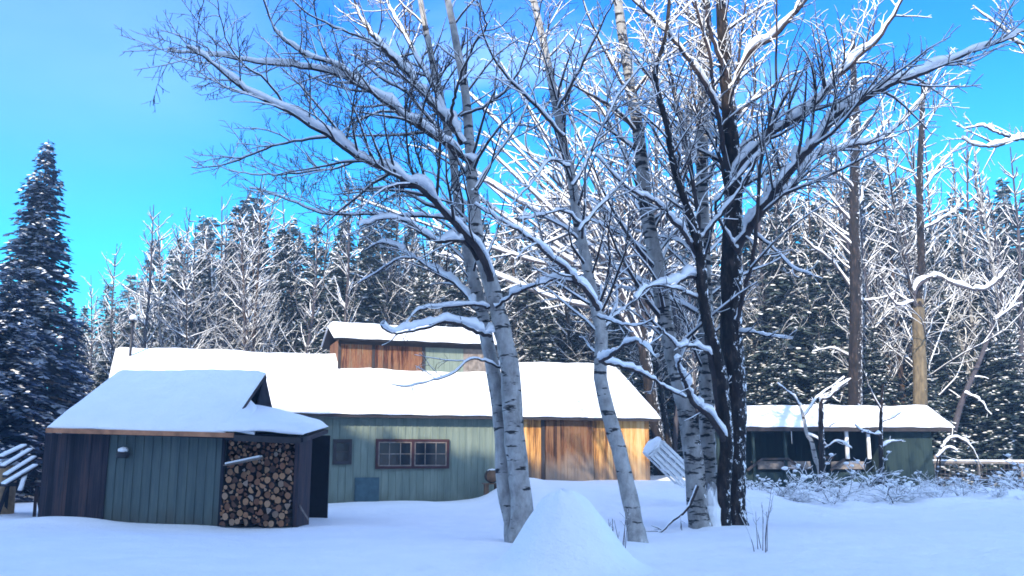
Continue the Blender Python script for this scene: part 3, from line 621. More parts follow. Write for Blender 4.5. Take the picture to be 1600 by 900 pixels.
# ================================================================== TREES
def catmull(P, k):
    P = [np.array(p, float) for p in P]
    if len(P) == 2: return np.array([P[0]*(1-t)+P[1]*t for t in np.linspace(0, 1, k)])
    Q = [2*P[0]-P[1]]+P+[2*P[-1]-P[-2]]; out_ = []
    for t in np.linspace(0, len(P)-1-1e-6, k):
        i = int(t); f = t-i; a, b, c, d = Q[i:i+4]
        out_.append(.5*((2*b)+(c-a)*f+(2*a-5*b+4*c-d)*f*f+(3*b-a-3*c+d)*f**3))
    return np.array(out_)
class Woody:
    def __init__(s, seed=0): s.maxsnow = 2; s.nmin = 3; s.rmin = .003; s.t = {}; s.r = np.random.RandomState(seed)
    def add(s, P, Rr, part='branches', sides=6, snow=0.0):
        s.t.setdefault((part, len(P), sides), []).append((np.asarray(P), np.asarray(Rr), snow))
    def grow(s, P, r0, r1, lvl, maxl, dens, lenf, part='crown', snow=.05, up=.25, start=.12, spread=.75, tw=1.0, decay=.6):
        """children along P"""
        L_ = np.linalg.norm(np.diff(P, axis=0), axis=1).sum(); k = len(P); n = max(3 if lvl < 2 else s.nmin, int(L_*dens)); r = s.r
        if n > 34: n = 34
        for i in range(n):
            t = start+(1-start)*(i+r.rand())/n
            if t > .99: t = .99
            q = t*(k-1); a = int(q); f = q-a; p = P[a]*(1-f)+P[min(a+1, k-1)]*f; T = P[min(a+1, k-1)]-P[a]; T = T/(np.linalg.norm(T)+1e-9)
            rp = r0*(1-t)+r1*t
            v = r.normal(size=3); v -= v.dot(T)*T; v /= np.linalg.norm(v)+1e-9
            d = T*(1-spread*.55)+v*spread*(.7+.5*r.rand()); d[2] += up*(.4+r.rand()*.8); d /= np.linalg.norm(d)
            ln = L_*lenf*(1.05-.55*t)*(.55+.75*r.rand())
            if ln < .10: continue
            m = 6 if lvl <= 1 else 4
            w_ = r.normal(size=3)*.22; pts = [p]; dd = d.copy()
            for j in range(m-1):
                dd = dd+w_*.35+r.normal(size=3)*.09; dd[2] += up*.10; dd /= np.linalg.norm(dd); pts.append(pts[-1]+dd*ln/(m-1))
            pts = np.array(pts); cr = min(rp*.62, .006+.016*ln)*tw; cr = max(cr, s.rmin*1.5); ce_ = max(s.rmin*tw, cr*.22)
            s.add(pts, np.linspace(cr, ce_, m), part, 5 if cr > .02 else 3, snow*(decay**(lvl-1)) if lvl <= s.maxsnow else 0)
            if lvl < maxl: s.grow(pts, cr, ce_, lvl+1, maxl, dens*1.75, lenf*1.02, part, snow, up, .15, spread, tw, decay)
    def mesh(s, name, mat_, parent, part, snow=False):
        V, F, off = [], [], 0
        for (pt, k, sides), lst in s.t.items():
            if pt != part and part != '*': continue
            if snow: lst = [q for q in lst if q[2] > 0]
            if not lst: continue
            P = np.stack([q[0] for q in lst]); Rr = np.stack([q[1] for q in lst]); n = len(lst)
            T = np.gradient(P, axis=1); T /= np.linalg.norm(T, axis=2, keepdims=True)+1e-9
            ref = np.tile(np.array([0, 0, 1.]), (n, 1)); vert = np.abs(T[:, :, 2]).mean(1) > .9
            if not snow: ref[vert] = (1, 0, 0)
            S = np.cross(T, ref[:, None, :]); nl = np.linalg.norm(S, axis=2, keepdims=True); S = np.where(nl < 1e-3, np.array([1., 0, 0]), S/(nl+1e-9)); U = np.cross(S, T)
            if snow:
                dp = np.array([q[2] for q in lst])[:, None]; hf = np.sqrt(np.clip(1-T[:, :, 2]**2, 0, 1)); sf = np.clip((hf-.30)/.45, 0, 1)
                nn_ = s.r.normal(size=Rr.shape); nn_ = nn_*.5+np.roll(nn_, 1, 1)*.45+np.roll(nn_, -1, 1)*.45; nz_ = np.clip(.95+.34*nn_, .2, 1.7)*np.where(s.r.rand(*Rr.shape) < .05, .25, 1)
                dd = dp*sf*nz_*np.clip(.35+Rr/.05, .35, 1.15)
                w_ = Rr*np.where(sf > .05, 1.0, .5)+dd*.25; h = Rr*np.where(sf > .05, 1.0, .4)+dd*.9
                prof = [(-1, .25), (-.8, .72), (0, 1), (.8, .72), (1, .25)]
                rings = np.stack([P+S*(w_*a)[..., None]+U*(h*(b if b > 0 else 0)+w_*(b if b < 0 else 0))[..., None] for a, b in prof], 2); sd_ = 5
            else:
                an = np.arange(sides)*2*math.pi/sides; sd_ = sides; big = Rr.max() > .10
                rings = np.stack([P+(S*math.cos(q)+U*math.sin(q))*(Rr*(1+(.05*s.r.normal(size=Rr.shape) if big else 0)))[..., None] for q in an], 2)
            V.append(rings.reshape(-1, 3)); base = off+(np.arange(n)*k*sd_)[:, None, None]; ki = (np.arange(k-1)*sd_)[None, :, None]; j = np.arange(sd_)[None, None, :]; j2 = (j+1) % sd_
            F.append(np.stack([base+ki+j, base+ki+j2, base+ki+sd_+j2, base+ki+sd_+j], -1).reshape(-1, 4)); off += n*k*sd_
        if not V: return None
        return np_mesh(name, np.concatenate(V), np.concatenate(F), mat_, parent)
def px_line(pts, Y0, dY=0):
    n = len(pts); return [W(p[0], p[1], Y0+dY*(i/(n-1))) for i, p in enumerate(pts)]
def tree_from(name, label, cat, base, stems, limbs, bark_m, twig_m, seed, group=None, dens=2.2, lenf=.30, maxl=3, limb_snow=.10, snow=.045, up=.22, tw=1.0, spread=.75, stem_grow=None, decay=.6):
    root = empty(name, (0, 0, 0), 0, label, cat, group); wd = Woody(seed); root.location = base; wd.nmin = 5 if base[1] < 25 else 3; wd.rmin = .0048 if base[1] < 25 else .004; wd.maxsnow = 1 if base[0] < 1.5 and base[1] < 25 else 2
    B = np.array(base)
    for pts, Y0, dY, r0, r1 in stems:
        P = catmull(px_line(pts, Y0, dY), 44)-B; tq = np.linspace(0, 1, 44); wd.add(P, (r0+(r1-r0)*tq**1.25)*(1+.40*np.exp(-tq*30)), 'trunk', 16, 0)
        if stem_grow: wd.grow(P, r0*.5, r1*.6, 1, maxl, stem_grow[0], stem_grow[1], 'crown', snow, up, stem_grow[2], spread, tw, decay)
    for lb_ in limbs:
        pts, Y0, dY, r0, r1 = lb_[:5]; o_ = lb_[5] if len(lb_) > 5 else {}
        k = max(10, 4*len(pts)); P = catmull(px_line(pts, Y0, dY), k)-B
        P += wd.r.normal(size=P.shape)*.010
        wd.add(P, np.linspace(r0, r1, k), 'crown', 8, o_.get('snow', limb_snow))
        wd.grow(P, r0, r1, 1, maxl, o_.get('dens', dens), o_.get('lenf', lenf), 'crown', o_.get('tsnow', snow), o_.get('up', up), o_.get('start', .2), spread, tw, decay)
    wd.mesh('trunk', bark_m, root, 'trunk'); wd.mesh('crown', twig_m, root, 'crown'); wd.mesh('snow', SNOW, root, '*', True)
    return root
# ---- birch with two stems (left of centre)
YA = 17.2
A_stems = [([(807, 870), (812, 830), (816, 790), (808, 718), (801, 647), (797, 575), (788, 530), (777, 483), (761, 425), (748, 386), (742, 340), (738, 290), (734, 233), (728, 150), (716, 83), (700, 0), (690, -60)], YA, .6, .215, .06),
           ([(807, 868), (800, 810), (789, 753), (785, 682), (776, 611), (765, 550), (752, 483), (737, 425), (728, 380), (716, 320), (708, 250), (690, 160), (668, 60), (650, -40)], YA+.25, .9, .175, .055)]
A_limbs = [([(768, 440), (751, 398), (722, 362), (696, 334), (663, 300), (630, 281), (595, 262), (560, 247), (510, 212), (450, 175), (375, 135), (330, 98), (290, 70)], YA+.1, -2.6, .075, .012, {'snow': .155}),
           ([(737, 256), (703, 230), (670, 208), (640, 190), (600, 158), (560, 133), (530, 118), (470, 105), (410, 100), (340, 88), (262, 80)], YA+.3, -1.2, .06, .010, {'snow': .15}),
           ([(722, 225), (703, 193), (677, 168), (650, 130), (620, 100), (585, 60), (560, 20), (548, -30)], YA+.4, .8, .065, .02, {'snow': .15}),
           ([(700, 190), (680, 140), (650, 87), (625, 40), (603, 0), (590, -40)], YA+.5, 2.2, .05, .02, {'snow': .10}),
           ([(703, 195), (708, 165), (713, 140), (727, 100), (745, 62), (760, 43), (752, 10), (745, -30)], YA+.2, -1.2, .035, .012, {'snow': .02}),
           ([(560, 133), (530, 105), (485, 90), (465, 78), (435, 55), (415, 10), (405, -20)], YA-.4, -1.0, .03, .010),
           ([(510, 214), (450, 222), (400, 238), (350, 258), (300, 262)], YA-.8, 1.2, .025, .008, {'snow': .04}),
           ([(560, 250), (530, 262), (470, 270), (415, 273), (360, 268)], YA-.6, 1.8, .022, .008, {'snow': .04}),
           ([(725, 350), (690, 340), (634, 337), (560, 335), (500, 333), (445, 310), (390, 293)], YA+.2, 1.6, .035, .009, {'snow': .07, 'lenf': .34}),
           ([(748, 405), (730, 380), (715, 376), (680, 376), (655, 362), (634, 347), (600, 342), (560, 355)], YA+.1, -1.6, .05, .012, {'snow': .13}),
           ([(742, 478), (731, 464), (712, 445), (696, 433), (670, 418), (645, 402), (630, 392), (600, 380), (570, 390)], YA+.2, 2.0, .045, .012, {'snow': .12}),
           ([(645, 402), (622, 405), (595, 421), (560, 445)], YA+1.2, .8, .022, .010, {'snow': .06}),
           ([(765, 482), (743, 477), (696, 480), (657, 483), (641, 497), (636, 510)], YA+.2, -.8, .03, .010, {'snow': .08, 'dens': 1.2}),
           ([(768, 524), (743, 518), (715, 506), (692, 503), (665, 512), (638, 519), (612, 519), (595, 510)], YA+.2, -1.5, .045, .016, {'snow': .16, 'dens': 1.4, 'lenf': .2}),
           ([(782, 575), (760, 566), (735, 562), (700, 588), (672, 594), (640, 604), (610, 600)], YA+.3, -1.8, .022, .006, {'snow': .05, 'up': .0, 'dens': 1.5}),
           ([(620, 97), (590, 70), (540, 50), (480, 20), (440, -20)], YA+.6, -1.2, .03, .008, {'snow': .04}),
           ([(450, 175), (420, 130), (370, 90), (345, 30), (340, -20)], YA-1.2, -.6, .025, .006, {'snow': .02}),
           ([(530, 118), (500, 60), (490, 0), (495, -30)], YA-.3, .6, .025, .008, {'snow': .02}),
           ([(720, 180), (760, 165), (800, 130), (830, 60), (850, -10)], YA+.4, -1.0, .03, .010, {'snow': .05}),
           ([(735, 290), (700, 225), (640, 150), (590, 118), (560, 92)], YA+.6, -.6, .03, .012, {'snow': .07}),
           ([(738, 300), (770, 250), (812, 190), (840, 120), (850, 60), (880, 0)], YA+.3, 1.5, .03, .010, {'snow': .05}),
           ([(775, 480), (800, 462), (827, 450), (852, 440), (877, 436), (905, 444)], YA+.1, -1.0, .03, .022, {'snow': .10, 'dens': 1.2})]
tree_from('birch_tree', 'large two-stemmed white birch with long snowy limbs reaching up to the left', 'birch tree', (*W(808, 862, YA)[:2], 0), A_stems, A_limbs, BIRCH, TWIG, 11, dens=4.4, lenf=.34, snow=.026, stem_grow=(1.8, .20, .5))
# ---- leaning birch
YB = 16.7
B_stems = [([(998, 858), (993, 825), (988, 798), (976, 742), (964, 690), (950, 643), (940, 600), (938, 566), (940, 527), (936, 500), (925, 456), (914, 398), (902, 347), (894, 280), (880, 225), (868, 160), (852, 80), (834, 0), (822, -50)], YB, 2.6, .155, .075)]
B_limbs = [([(935, 485), (922, 462), (902, 441), (887, 423), (852, 394), (835, 378), (813, 363), (778, 343), (740, 320)], YB+.2, -2.2, .05, .01, {'snow': .10}),
           ([(938, 565), (955, 555), (975, 540), (993, 533), (1010, 543), (1025, 560)], YB+.1, -1.2, .04, .012, {'snow': .12, 'dens': 1.5}),
           ([(940, 566), (970, 572), (1000, 582), (1025, 595), (1048, 612), (1072, 622)], YB+.1, 1.4, .035, .02, {'snow': .10, 'dens': 1.2}),
           ([(930, 470), (905, 444), (870, 436), (840, 445)], YB+.1, -.8, .035, .015, {'snow': .12}),
           ([(905, 350), (880, 330), (850, 335), (812, 345)], YB+.5, -.8, .028, .008, {'snow': .08}),
           ([(890, 262), (860, 250), (840, 275), (800, 320)], YB+.5, -1.2, .028, .008, {'snow': .07}),
           ([(935, 495), (960, 503), (990, 510), (1020, 500)], YB+.2, -1.0, .025, .008, {'snow': .07}),
           ([(878, 215), (850, 180), (800, 130), (760, 70), (745, 0)], YB+.6, -1.0, .035, .010, {'snow': .07}),
           ([(872, 170), (900, 120), (930, 60), (960, 0)], YB+.6, -1.0, .03, .010, {'snow': .07}),
           ([(895, 290), (930, 230), (960, 160), (1010, 90), (1030, 20)], YB+.6, 1.5, .035, .010, {'snow': .07}),
           ([(905, 360), (940, 320), (975, 280), (1000, 220)], YB+.6, 1.0, .03, .010, {'snow': .07})]
tree_from('birch_tree', 'slim leaning white birch with bent snowy side branches, right of the two-stemmed one', 'birch tree', (*W(998, 850, YB)[:2], 0), B_stems, B_limbs, BIRCH, TWIG, 12, dens=4.2, lenf=.32, snow=.04, stem_grow=(2.6, .22, .4))
# ---- cluster: dark maple with two heavy stems
YC = 19.9
C_stems = [([(1146, 838), (1145, 790), (1146, 700), (1148, 600), (1143, 520), (1143, 400), (1146, 330), (1146, 267), (1141, 200), (1137, 150), (1130, 70), (1126, 0), (1124, -50)], YC, .3, .29, .10),
           ([(1128, 830), (1130, 760), (1136, 700), (1133, 650), (1126, 580), (1110, 522), (1099, 468), (1095, 405), (1087, 367), (1075, 328), (1060, 281), (1050, 245), (1042, 193), (1029, 150), (1024, 110), (1040, 60), (1046, 0)], YC-.4, -1.0, .15, .04)]
C_limbs = [([(1110, 522), (1099, 468), (1095, 405), (1087, 367), (1075, 328), (1060, 281)], YC-.6, -.45, .10, .06, {'snow': .17, 'dens': .6}),
           ([(1135, 690), (1128, 640), (1118, 570), (1108, 520)], YC-.45, -.2, .15, .12, {'snow': .22, 'dens': .3}),
           ([(1146, 400), (1153, 386), (1168, 362), (1184, 340), (1200, 315), (1215, 293), (1253, 247), (1277, 223), (1307, 180), (1350, 157), (1390, 133), (1440, 117), (1490, 93), (1540, 73), (1573, 63), (1600, 48)], YC+.1, -2.5, .11, .012, {'snow': .17}),
           ([(1184, 340), (1215, 300), (1240, 293), (1273, 247), (1323, 230), (1373, 220), (1407, 193), (1440, 157), (1470, 110)], YC, 1.6, .06, .012, {'snow': .13}),
           ([(1150, 300), (1150, 267), (1187, 227), (1212, 205), (1237, 190), (1273, 167), (1300, 133), (1340, 90), (1373, 60), (1410, 0), (1425, -40)], YC, -1.6, .085, .02, {'snow': .15}),
           ([(1237, 190), (1273, 160), (1297, 137), (1317, 100), (1345, 40), (1360, -10)], YC-.6, .8, .035, .012, {'snow': .06}),
           ([(1139, 160), (1147, 133), (1173, 80), (1207, 60), (1240, 23), (1260, 0), (1290, -40)], YC+.2, -1.0, .075, .03, {'snow': .13}),
           ([(1142, 150), (1133, 110), (1120, 77), (1108, 40), (1100, 0), (1094, -40)], YC+.2, -.8, .06, .03, {'snow': .07}),
           ([(1145, 290), (1133, 247), (1125, 195), (1115, 150), (1110, 93), (1098, 50), (1087, 0)], YC+.1, -1.3, .07, .025, {'snow': .08}),
           ([(1118, 165), (1100, 130), (1070, 87), (1043, 53), (1013, 23), (985, -5)], YC-.6, -.8, .06, .02, {'snow': .14}),
           ([(1143, 330), (1127, 253), (1110, 215), (1093, 187), (1082, 140), (1080, 80), (1074, 0)], YC, 1.0, .05, .018, {'snow': .08}),
           ([(1095, 400), (1090, 330), (1077, 253), (1063, 183), (1047, 110), (1030, 60), (1005, 0)], YC-.4, .8, .055, .018, {'snow': .09}),
           ([(1093, 405), (1079, 382), (1066, 362), (1052, 347), (1040, 332), (1029, 320), (1010, 308), (990, 300), (959, 273), (930, 240)], YC-.7, -1.6, .055, .012, {'snow': .13}),
           ([(1096, 440), (1080, 432), (1062, 440), (1048, 447), (1029, 446), (1008, 452), (994, 470)], YC-.6, -1.2, .05, .014, {'snow': .16, 'dens': 1.2}),
           ([(1103, 470), (1080, 462), (1060, 452), (1040, 448)], YC-.6, -.8, .04, .014, {'snow': .10}),
           ([(1136, 696), (1130, 683), (1110, 653), (1095, 640), (1083, 630), (1074, 610), (1070, 597), (1064, 585), (1060, 572), (1063, 560)], YC-.5, -1.2, .075, .022, {'snow': .17, 'dens': .8, 'lenf': .2}),
           ([(1117, 570), (1105, 552), (1087, 543), (1070, 541), (1060, 543), (1046, 528), (1035, 515)], YC-.6, -1.0, .04, .012, {'snow': .15, 'dens': 1.4}),
           ([(1152, 500), (1161, 460), (1177, 398), (1184, 328), (1188, 257), (1200, 200), (1211, 140), (1213, 60), (1213, -20)], YC-.3, -1.0, .055, .02, {'snow': .04, 'dens': 1.6}),
           ([(1150, 390), (1140, 375), (1125, 345), (1118, 320), (1133, 300), (1165, 265), (1200, 225), (1208, 190)], YC-.2, -.8, .04, .012, {'snow': .12}),
           ([(1098, 372), (1115, 350), (1140, 320), (1160, 290), (1180, 250)], YC-.7, -.5, .035, .015, {'snow': .12}),
           ([(1148, 520), (1175, 520), (1210, 527), (1240, 528)], YC, -.8, .03, .008, {'snow': .09}),
           ([(1170, 360), (1210, 390), (1240, 420), (1270, 430)], YC, -1.2, .03, .008, {'snow': .09, 'up': .05}),
           ([(1150, 130), (1158, 60), (1165, 0), (1170, -40)], YC+.2, .8, .035, .015, {'snow': .03}),
           ([(1145, 260), (1172, 190), (1180, 120), (1176, 60), (1185, 0)], YC+.2, 1.2, .04, .012, {'snow': .04})]
tree_from('maple_tree', 'massive dark maple of two black trunks with thick snow along its forked limbs', 'maple tree', (*W(1142, 830, YC)[:2], 0), C_stems, C_limbs, DARK, TWIG, 13, dens=3.8, lenf=.31, snow=.035, limb_snow=.13, stem_grow=(2.6, .22, .5))
# ---- two old birches of the cluster
D_stems = [([(1097, 842), (1090, 800), (1086, 740), (1080, 690), (1072, 640), (1062, 600), (1048, 540), (1036, 480), (1026, 410), (1013, 347), (1003, 260), (998, 210), (988, 150), (975, 70), (965, 0), (958, -50)], 19.3, 1.2, .22, .10)]
D_limbs = [([(1028, 420), (1005, 400), (975, 360), (950, 330), (905, 300)], 20, 1.0, .04, .01), ([(1010, 330), (980, 250), (945, 180), (905, 130), (880, 60)], 20, .8, .04, .01), ([(1000, 220), (1020, 150), (1040, 80), (1060, 0)], 20.2, 1, .04, .012),
           ([(990, 160), (955, 100), (930, 50), (910, 0)], 20.2, -1, .035, .012), ([(1040, 490), (1000, 440), (960, 420), (935, 380)], 19.8, 1, .035, .010), ([(1090, 760), (1072, 795), (1050, 815), (1030, 832), (1010, 838)], 19.2, -.7, .045, .012, {'snow': 0, 'tsnow': .01, 'dens': .8, 'up': 0})]
tree_from('birch_tree', 'old black-scarred birch standing left of the dark maple, leaning left as it rises', 'birch tree', (*W(1096, 838, 19.3)[:2], 0), D_stems, D_limbs, BIRCHD, TWIG, 14, dens=3.0, lenf=.28, stem_grow=(2.8, .24, .35))
E_stems = [([(1117, 832), (1110, 780), (1105, 700), (1104, 620), (1103, 500), (1100, 400), (1097, 290), (1098, 160), (1104, 60), (1100, -40)], 20.6, .8, .20, .12)]
E_limbs = [([(1098, 330), (1070, 270), (1045, 190), (1015, 100), (1000, 30)], 21, .8, .04, .012), ([(1098, 220), (1125, 150), (1150, 90), (1165, 10)], 21.2, 1, .04, .012), ([(1100, 420), (1065, 380), (1030, 370), (990, 360)], 20.9, 1, .035, .012)]
tree_from('birch_tree', 'grey banded birch rising straight just left of and behind the dark maple trunk', 'birch tree', (*W(1116, 828, 20.6)[:2], 0), E_stems, E_limbs, BIRCHD, TWIG, 15, dens=3.0, lenf=.28, stem_grow=(2.8, .22, .35))
# ---- bushy sunlit tree behind the barn end: many steep limbs fanning up and left
rf_ = random.Random(5); F_stems = [([(1035, 800), (1030, 700), (1015, 600), (1006, 540), (1006, 470), (1000, 420)], 38.5, 0, .30, .16)]; F_limbs = []
for k in range(34):
    s0 = (1005+rf_.uniform(-8, 10), 560-k*4.5); an = R(100+70*rf_.random()*(.3+.7*rf_.random())) if k % 4 else R(50+40*rf_.random()); ln = rf_.uniform(260, 480)
    e = (s0[0]+math.cos(an)*ln, s0[1]-math.sin(an)*ln*.95); mid = ((s0[0]*.55+e[0]*.45)+10, (s0[1]*.5+e[1]*.5)+26)
    F_limbs.append(([s0, mid, e], 38.5, rf_.uniform(-4, 4), .09, .02, {'snow': .16}))
tree_from('maple_tree', 'broad sunlit maple behind the barn end with snowy limbs fanning up to the left', 'maple tree', (*W(1035, 790, 38.5)[:2], 0), F_stems, F_limbs, DARK, GREYT, 16, dens=1.6, lenf=.24, maxl=3, snow=.07, limb_snow=.12, up=.15, tw=1.3, decay=.8)
# ---- trees of the right side
R_defs = [('pine_tree', 'tall dark bare-trunked pine rising behind the middle of the open shed roof', DARK, 17, [([(1334, 790), (1336, 640), (1338, 450), (1335, 330), (1337, 200), (1334, 120), (1333, 60)], 40.5, 0, .34, .10)],
           [([(1327, 448), (1308, 420), (1290, 400), (1272, 388), (1255, 372)], 42, -1, .07, .02, {'snow': .12}), ([(1278, 392), (1290, 365), (1296, 340)], 41.5, -.5, .04, .015, {'snow': .1}), ([(1332, 345), (1300, 320), (1270, 300)], 42, -1, .06, .02), ([(1340, 260), (1370, 210), (1395, 180)], 42, 1, .06, .02), ([(1334, 440), (1350, 470), (1400, 460)], 42, -1, .05, .015),
            ([(1332, 560), (1300, 545), (1270, 550)], 42, -1, .05, .015), ([(1338, 590), (1310, 610), (1285, 632)], 42, -2, .05, .015, {'snow': .15})]),
          ('pine_tree', 'tall tree with lower trunk painted tan as if sunlit and bent snowy bough behind the open shed', DARK, 18, [([(1434, 480), (1437, 440), (1440, 400), (1437, 300), (1440, 200), (1443, 130)], 40.6, 0, .22, .10)],
           [([(1430, 478), (1430, 455), (1448, 436), (1464, 432), (1482, 440), (1505, 449), (1530, 453), (1545, 450), (1562, 436), (1576, 420)], 40.4, -.8, .085, .03, {'snow': .20, 'dens': 1.2, 'lenf': .2}), ([(1430, 470), (1405, 478), (1385, 455), (1375, 420)], 40.4, -.5, .05, .02, {'snow': .14}),
            ([(1436, 360), (1460, 350), (1490, 330), (1500, 310)], 43, 1, .06, .02), ([(1440, 300), (1470, 260), (1500, 225)], 43, 1, .06, .02), ([(1440, 300), (1415, 240), (1390, 210)], 43, 1, .06, .02), ([(1437, 215), (1470, 160), (1485, 130)], 43, 1, .05, .02), ([(1440, 330), (1425, 250), (1418, 180)], 43, .5, .08, .02)]),
          ('dead_tree', 'pale broken trunk leaning to the right in the wood beyond the fence', GREYT, 19, [([(1484, 700), (1502, 630), (1530, 565), (1558, 490)], 41, 1, .14, .08)], [([(1508, 615), (1530, 625), (1548, 648)], 41, -1, .05, .02), ([(1555, 500), (1580, 480), (1600, 440)], 41.5, 1, .05, .02)]),
          ('bare_tree', 'bare tree off the right edge whose snowy bough reaches into the sky', DARK, 20, [([(1690, 800), (1688, 600), (1680, 400), (1670, 200), (1660, 50), (1650, -50)], 24, 0, .22, .08)],
           [([(1675, 235), (1640, 216), (1600, 216), (1578, 221), (1560, 228), (1540, 229), (1520, 226), (1504, 216)], 24, -1.0, .06, .014, {'snow': .12}), ([(1590, 216), (1568, 212), (1548, 203), (1533, 197), (1510, 200), (1495, 196)], 23.6, 1, .035, .01, {'snow': .10}), ([(1660, 60), (1600, 70), (1560, 40), (1520, 10)], 24, -1, .04, .01), ([(1665, 120), (1620, 100), (1590, 70), (1560, 20)], 24, 1, .04, .01)]),
          ('young_birch', 'thin crooked white sapling in front of the left half of the open shed', BIRCH, 21, [([(1284, 775), (1281, 735), (1274, 716), (1268, 690), (1261, 678), (1256, 655), (1250, 635), (1238, 610)], 31.5, 0, .09, .035)], [([(1250, 635), (1235, 615), (1215, 600)], 31.5, -.5, .03, .01), ([(1262, 680), (1285, 690), (1295, 700)], 31.5, -.5, .025, .01), ([(1255, 652), (1280, 620), (1320, 590)], 31.5, .5, .025, .01)]),
          ('bare_sapling', 'dark upright sapling with a snowy bough before the middle of the open shed', DARK, 22, [([(1286, 785), (1285, 740), (1283, 680), (1283, 630)], 31, 0, .12, .08)], [([(1283, 640), (1284, 625), (1295, 622), (1310, 608), (1330, 592)], 31, -.5, .055, .02, {'snow': .13, 'dens': 1}), ([(1296, 666), (1315, 652), (1345, 633)], 31, .4, .03, .012, {'snow': .02}), ([(1290, 700), (1310, 690), (1330, 700)], 31, -.4, .03, .01)]),
          ('bare_sapling', 'dark snow-clotted sapling in front of the right half of the open shed', DARK, 23, [([(1376, 800), (1377, 740), (1376, 680), (1377, 640), (1380, 600)], 31, 0, .09, .04)], [([(1376, 680), (1350, 675), (1335, 665)], 31, -.4, .03, .01, {'snow': .14}), ([(1377, 660), (1400, 650), (1412, 640)], 31, .3, .03, .01), ([(1376, 700), (1395, 690), (1410, 690)], 31, .3, .03, .01, {'snow': .12}), ([(1377, 640), (1360, 610), (1350, 580)], 31, -.4, .03, .01)])]
for nm, lb_, bm, sd_, st_, li_ in R_defs:
    b0 = W(st_[0][0][0][0], 770, st_[0][1]); near = st_[0][1] < 35
    rt_ = tree_from(nm, lb_, nm.replace('_', ' '), (b0[0], b0[1], 0), st_, li_, bm, GREYT if not near else TWIG, sd_, dens=1.6, lenf=.33, snow=.07 if not near else .05, tw=1.5 if not near else 1.0, stem_grow=(1.3, .13, .35) if not near else None, decay=.75)
    if sd_ == 18:
        wd = Woody(181); P = catmull(px_line([(1437, 790), (1438, 620), (1436, 520), (1434, 468)], 40.6), 14)-np.array((b0[0], b0[1], 0)); wd.add(P, np.linspace(.34, .26, 14), 'trunk', 14)
        lt = wd.mesh('trunk', TAN_LIT, rt_, 'trunk'); lt['label'] = 'lower trunk with sunlight painted in as tan'
# ---- conifer prototypes
def conifer(H, Rad, seed, need, step=.42, dens=1.0, snowf=.5, bare=.06):
    r = np.random.RandomState(seed); root = empty('spruce_tree'); wd = Woody(seed)
    wd.add(np.array([(0, 0, -.5), (.03, 0, H*.35), (0, .03, H*.7), (0, 0, H)]), np.array([.022*H*.6, .016*H*.6, .009*H*.6, .01]), 'trunk', 8, 0)
    C, D, S, Wd, SC, SA, SB = [], [], [], [], [], [], []
    z = H*bare
    while z < H*.985:
        f = 1-z/H; Lb = Rad*(f**.82)*(1 if z > H*.15 else .8); nb = int(max(5, 11*dens*(.55+.45*f)))
        a0 = r.rand()*6.28
        for i in range(nb):
            a = a0+6.283*i/nb+r.normal()*.22; L_ = Lb*(.72+.45*r.rand()); zz = z+r.normal()*step*.3; dr = np.array([math.cos(a), math.sin(a), 0]); sd_ = np.array([-math.sin(a), math.cos(a), 0])
            ns = max(2, int(L_/(.22/dens))); bs = .85 if r.rand() < snowf else .15
            for k in range(ns):
                t = (k+.6*r.rand()+.3)/ns; h = zz+L_*(.18*t-.42*t*t)*(1.0 if f > .25 else .3)+(.35*L_*t if f < .2 else 0)
                p = dr*L_*t+np.array([0, 0, h]); w_ = (.16+.20*(1-t))*min(1.2, .5+L_*.4)
                for q in range(2):
                    sg = -1 if q else 1; d = dr*(.7+.3*r.rand())+sd_*sg*(.5+.5*r.rand())+np.array([0, 0, -.25-.4*r.rand()]); d /= np.linalg.norm(d)
                    ln = w_*(1.2+.9*r.rand()); side = np.cross(d, [0, 0, 1]); side /= np.linalg.norm(side)+1e-9
                    C.append(p); D.append(d*ln); S.append(side*ln*.30+np.array([0, 0, .07*r.normal()*ln]))
                if r.rand() < bs:
                    SC.append(p+sd_*r.normal()*.10+np.array([0, 0, .045])); SA.append(dr*w_*(.35+.6*r.rand())+np.array([0, 0, -.10*w_])); SB.append(sd_*w_*(.18+.4*r.rand())+np.array([0, 0, -.03*r.normal()]))
        z += step*(.75+.5*r.rand())*(.55+.6*f)
    C, D, S = map(np.array, (C, D, S)); n = len(C)
    V = np.stack([C, C+D*.5+S+np.array([0, 0, -.02]), C+D, C+D*.5-S-np.array([0, 0, .03])], 1).reshape(-1, 3); F_ = np.arange(n*4).reshape(-1, 4)
    wd.mesh('trunk', DARK, root, 'trunk'); np_mesh('crown', V, F_, need, root, False)
    SC, SA, SB = map(np.array, (SC, SA, SB)); n = len(SC); up_ = np.array([0, 0, 1.])
    hgt = np.linalg.norm(SB, axis=1, keepdims=True)*.45*up_
    ring = [SC-SA, SC-SA*.3-SB, SC+SA*.6-SB*.8, SC+SA, SC+SA*.5+SB*.9, SC-SA*.4+SB]; top = SC+hgt
    V = np.stack(ring+[top-SA*.25, top+SA*.3], 1); b_i = np.arange(n)*8
    qs = [(0, 1, 6, 6), (1, 2, 7, 6), (2, 3, 7, 7), (3, 4, 7, 7), (4, 5, 6, 7), (5, 0, 6, 6)]
    tri = [(0, 1, 6), (1, 2, 6), (2, 7, 6), (2, 3, 7), (3, 4, 7), (4, 5, 7), (5, 6, 7), (5, 0, 6)]
    F_ = np.concatenate([np.stack([b_i+i for i in q], 1) for q in tri]); np_mesh('snow', V.reshape(-1, 3), F_, SNOW, root, True)
    return root
def place(o, x, y, h, H0, rz, label, group, cat, wide=1.0):
    o.location = (x, y, gz(x, y)-.1); s = h/H0; o.scale = (s*wide, s*wide, s); o.rotation_euler = (0, 0, rz); tag(o, label, cat, group)
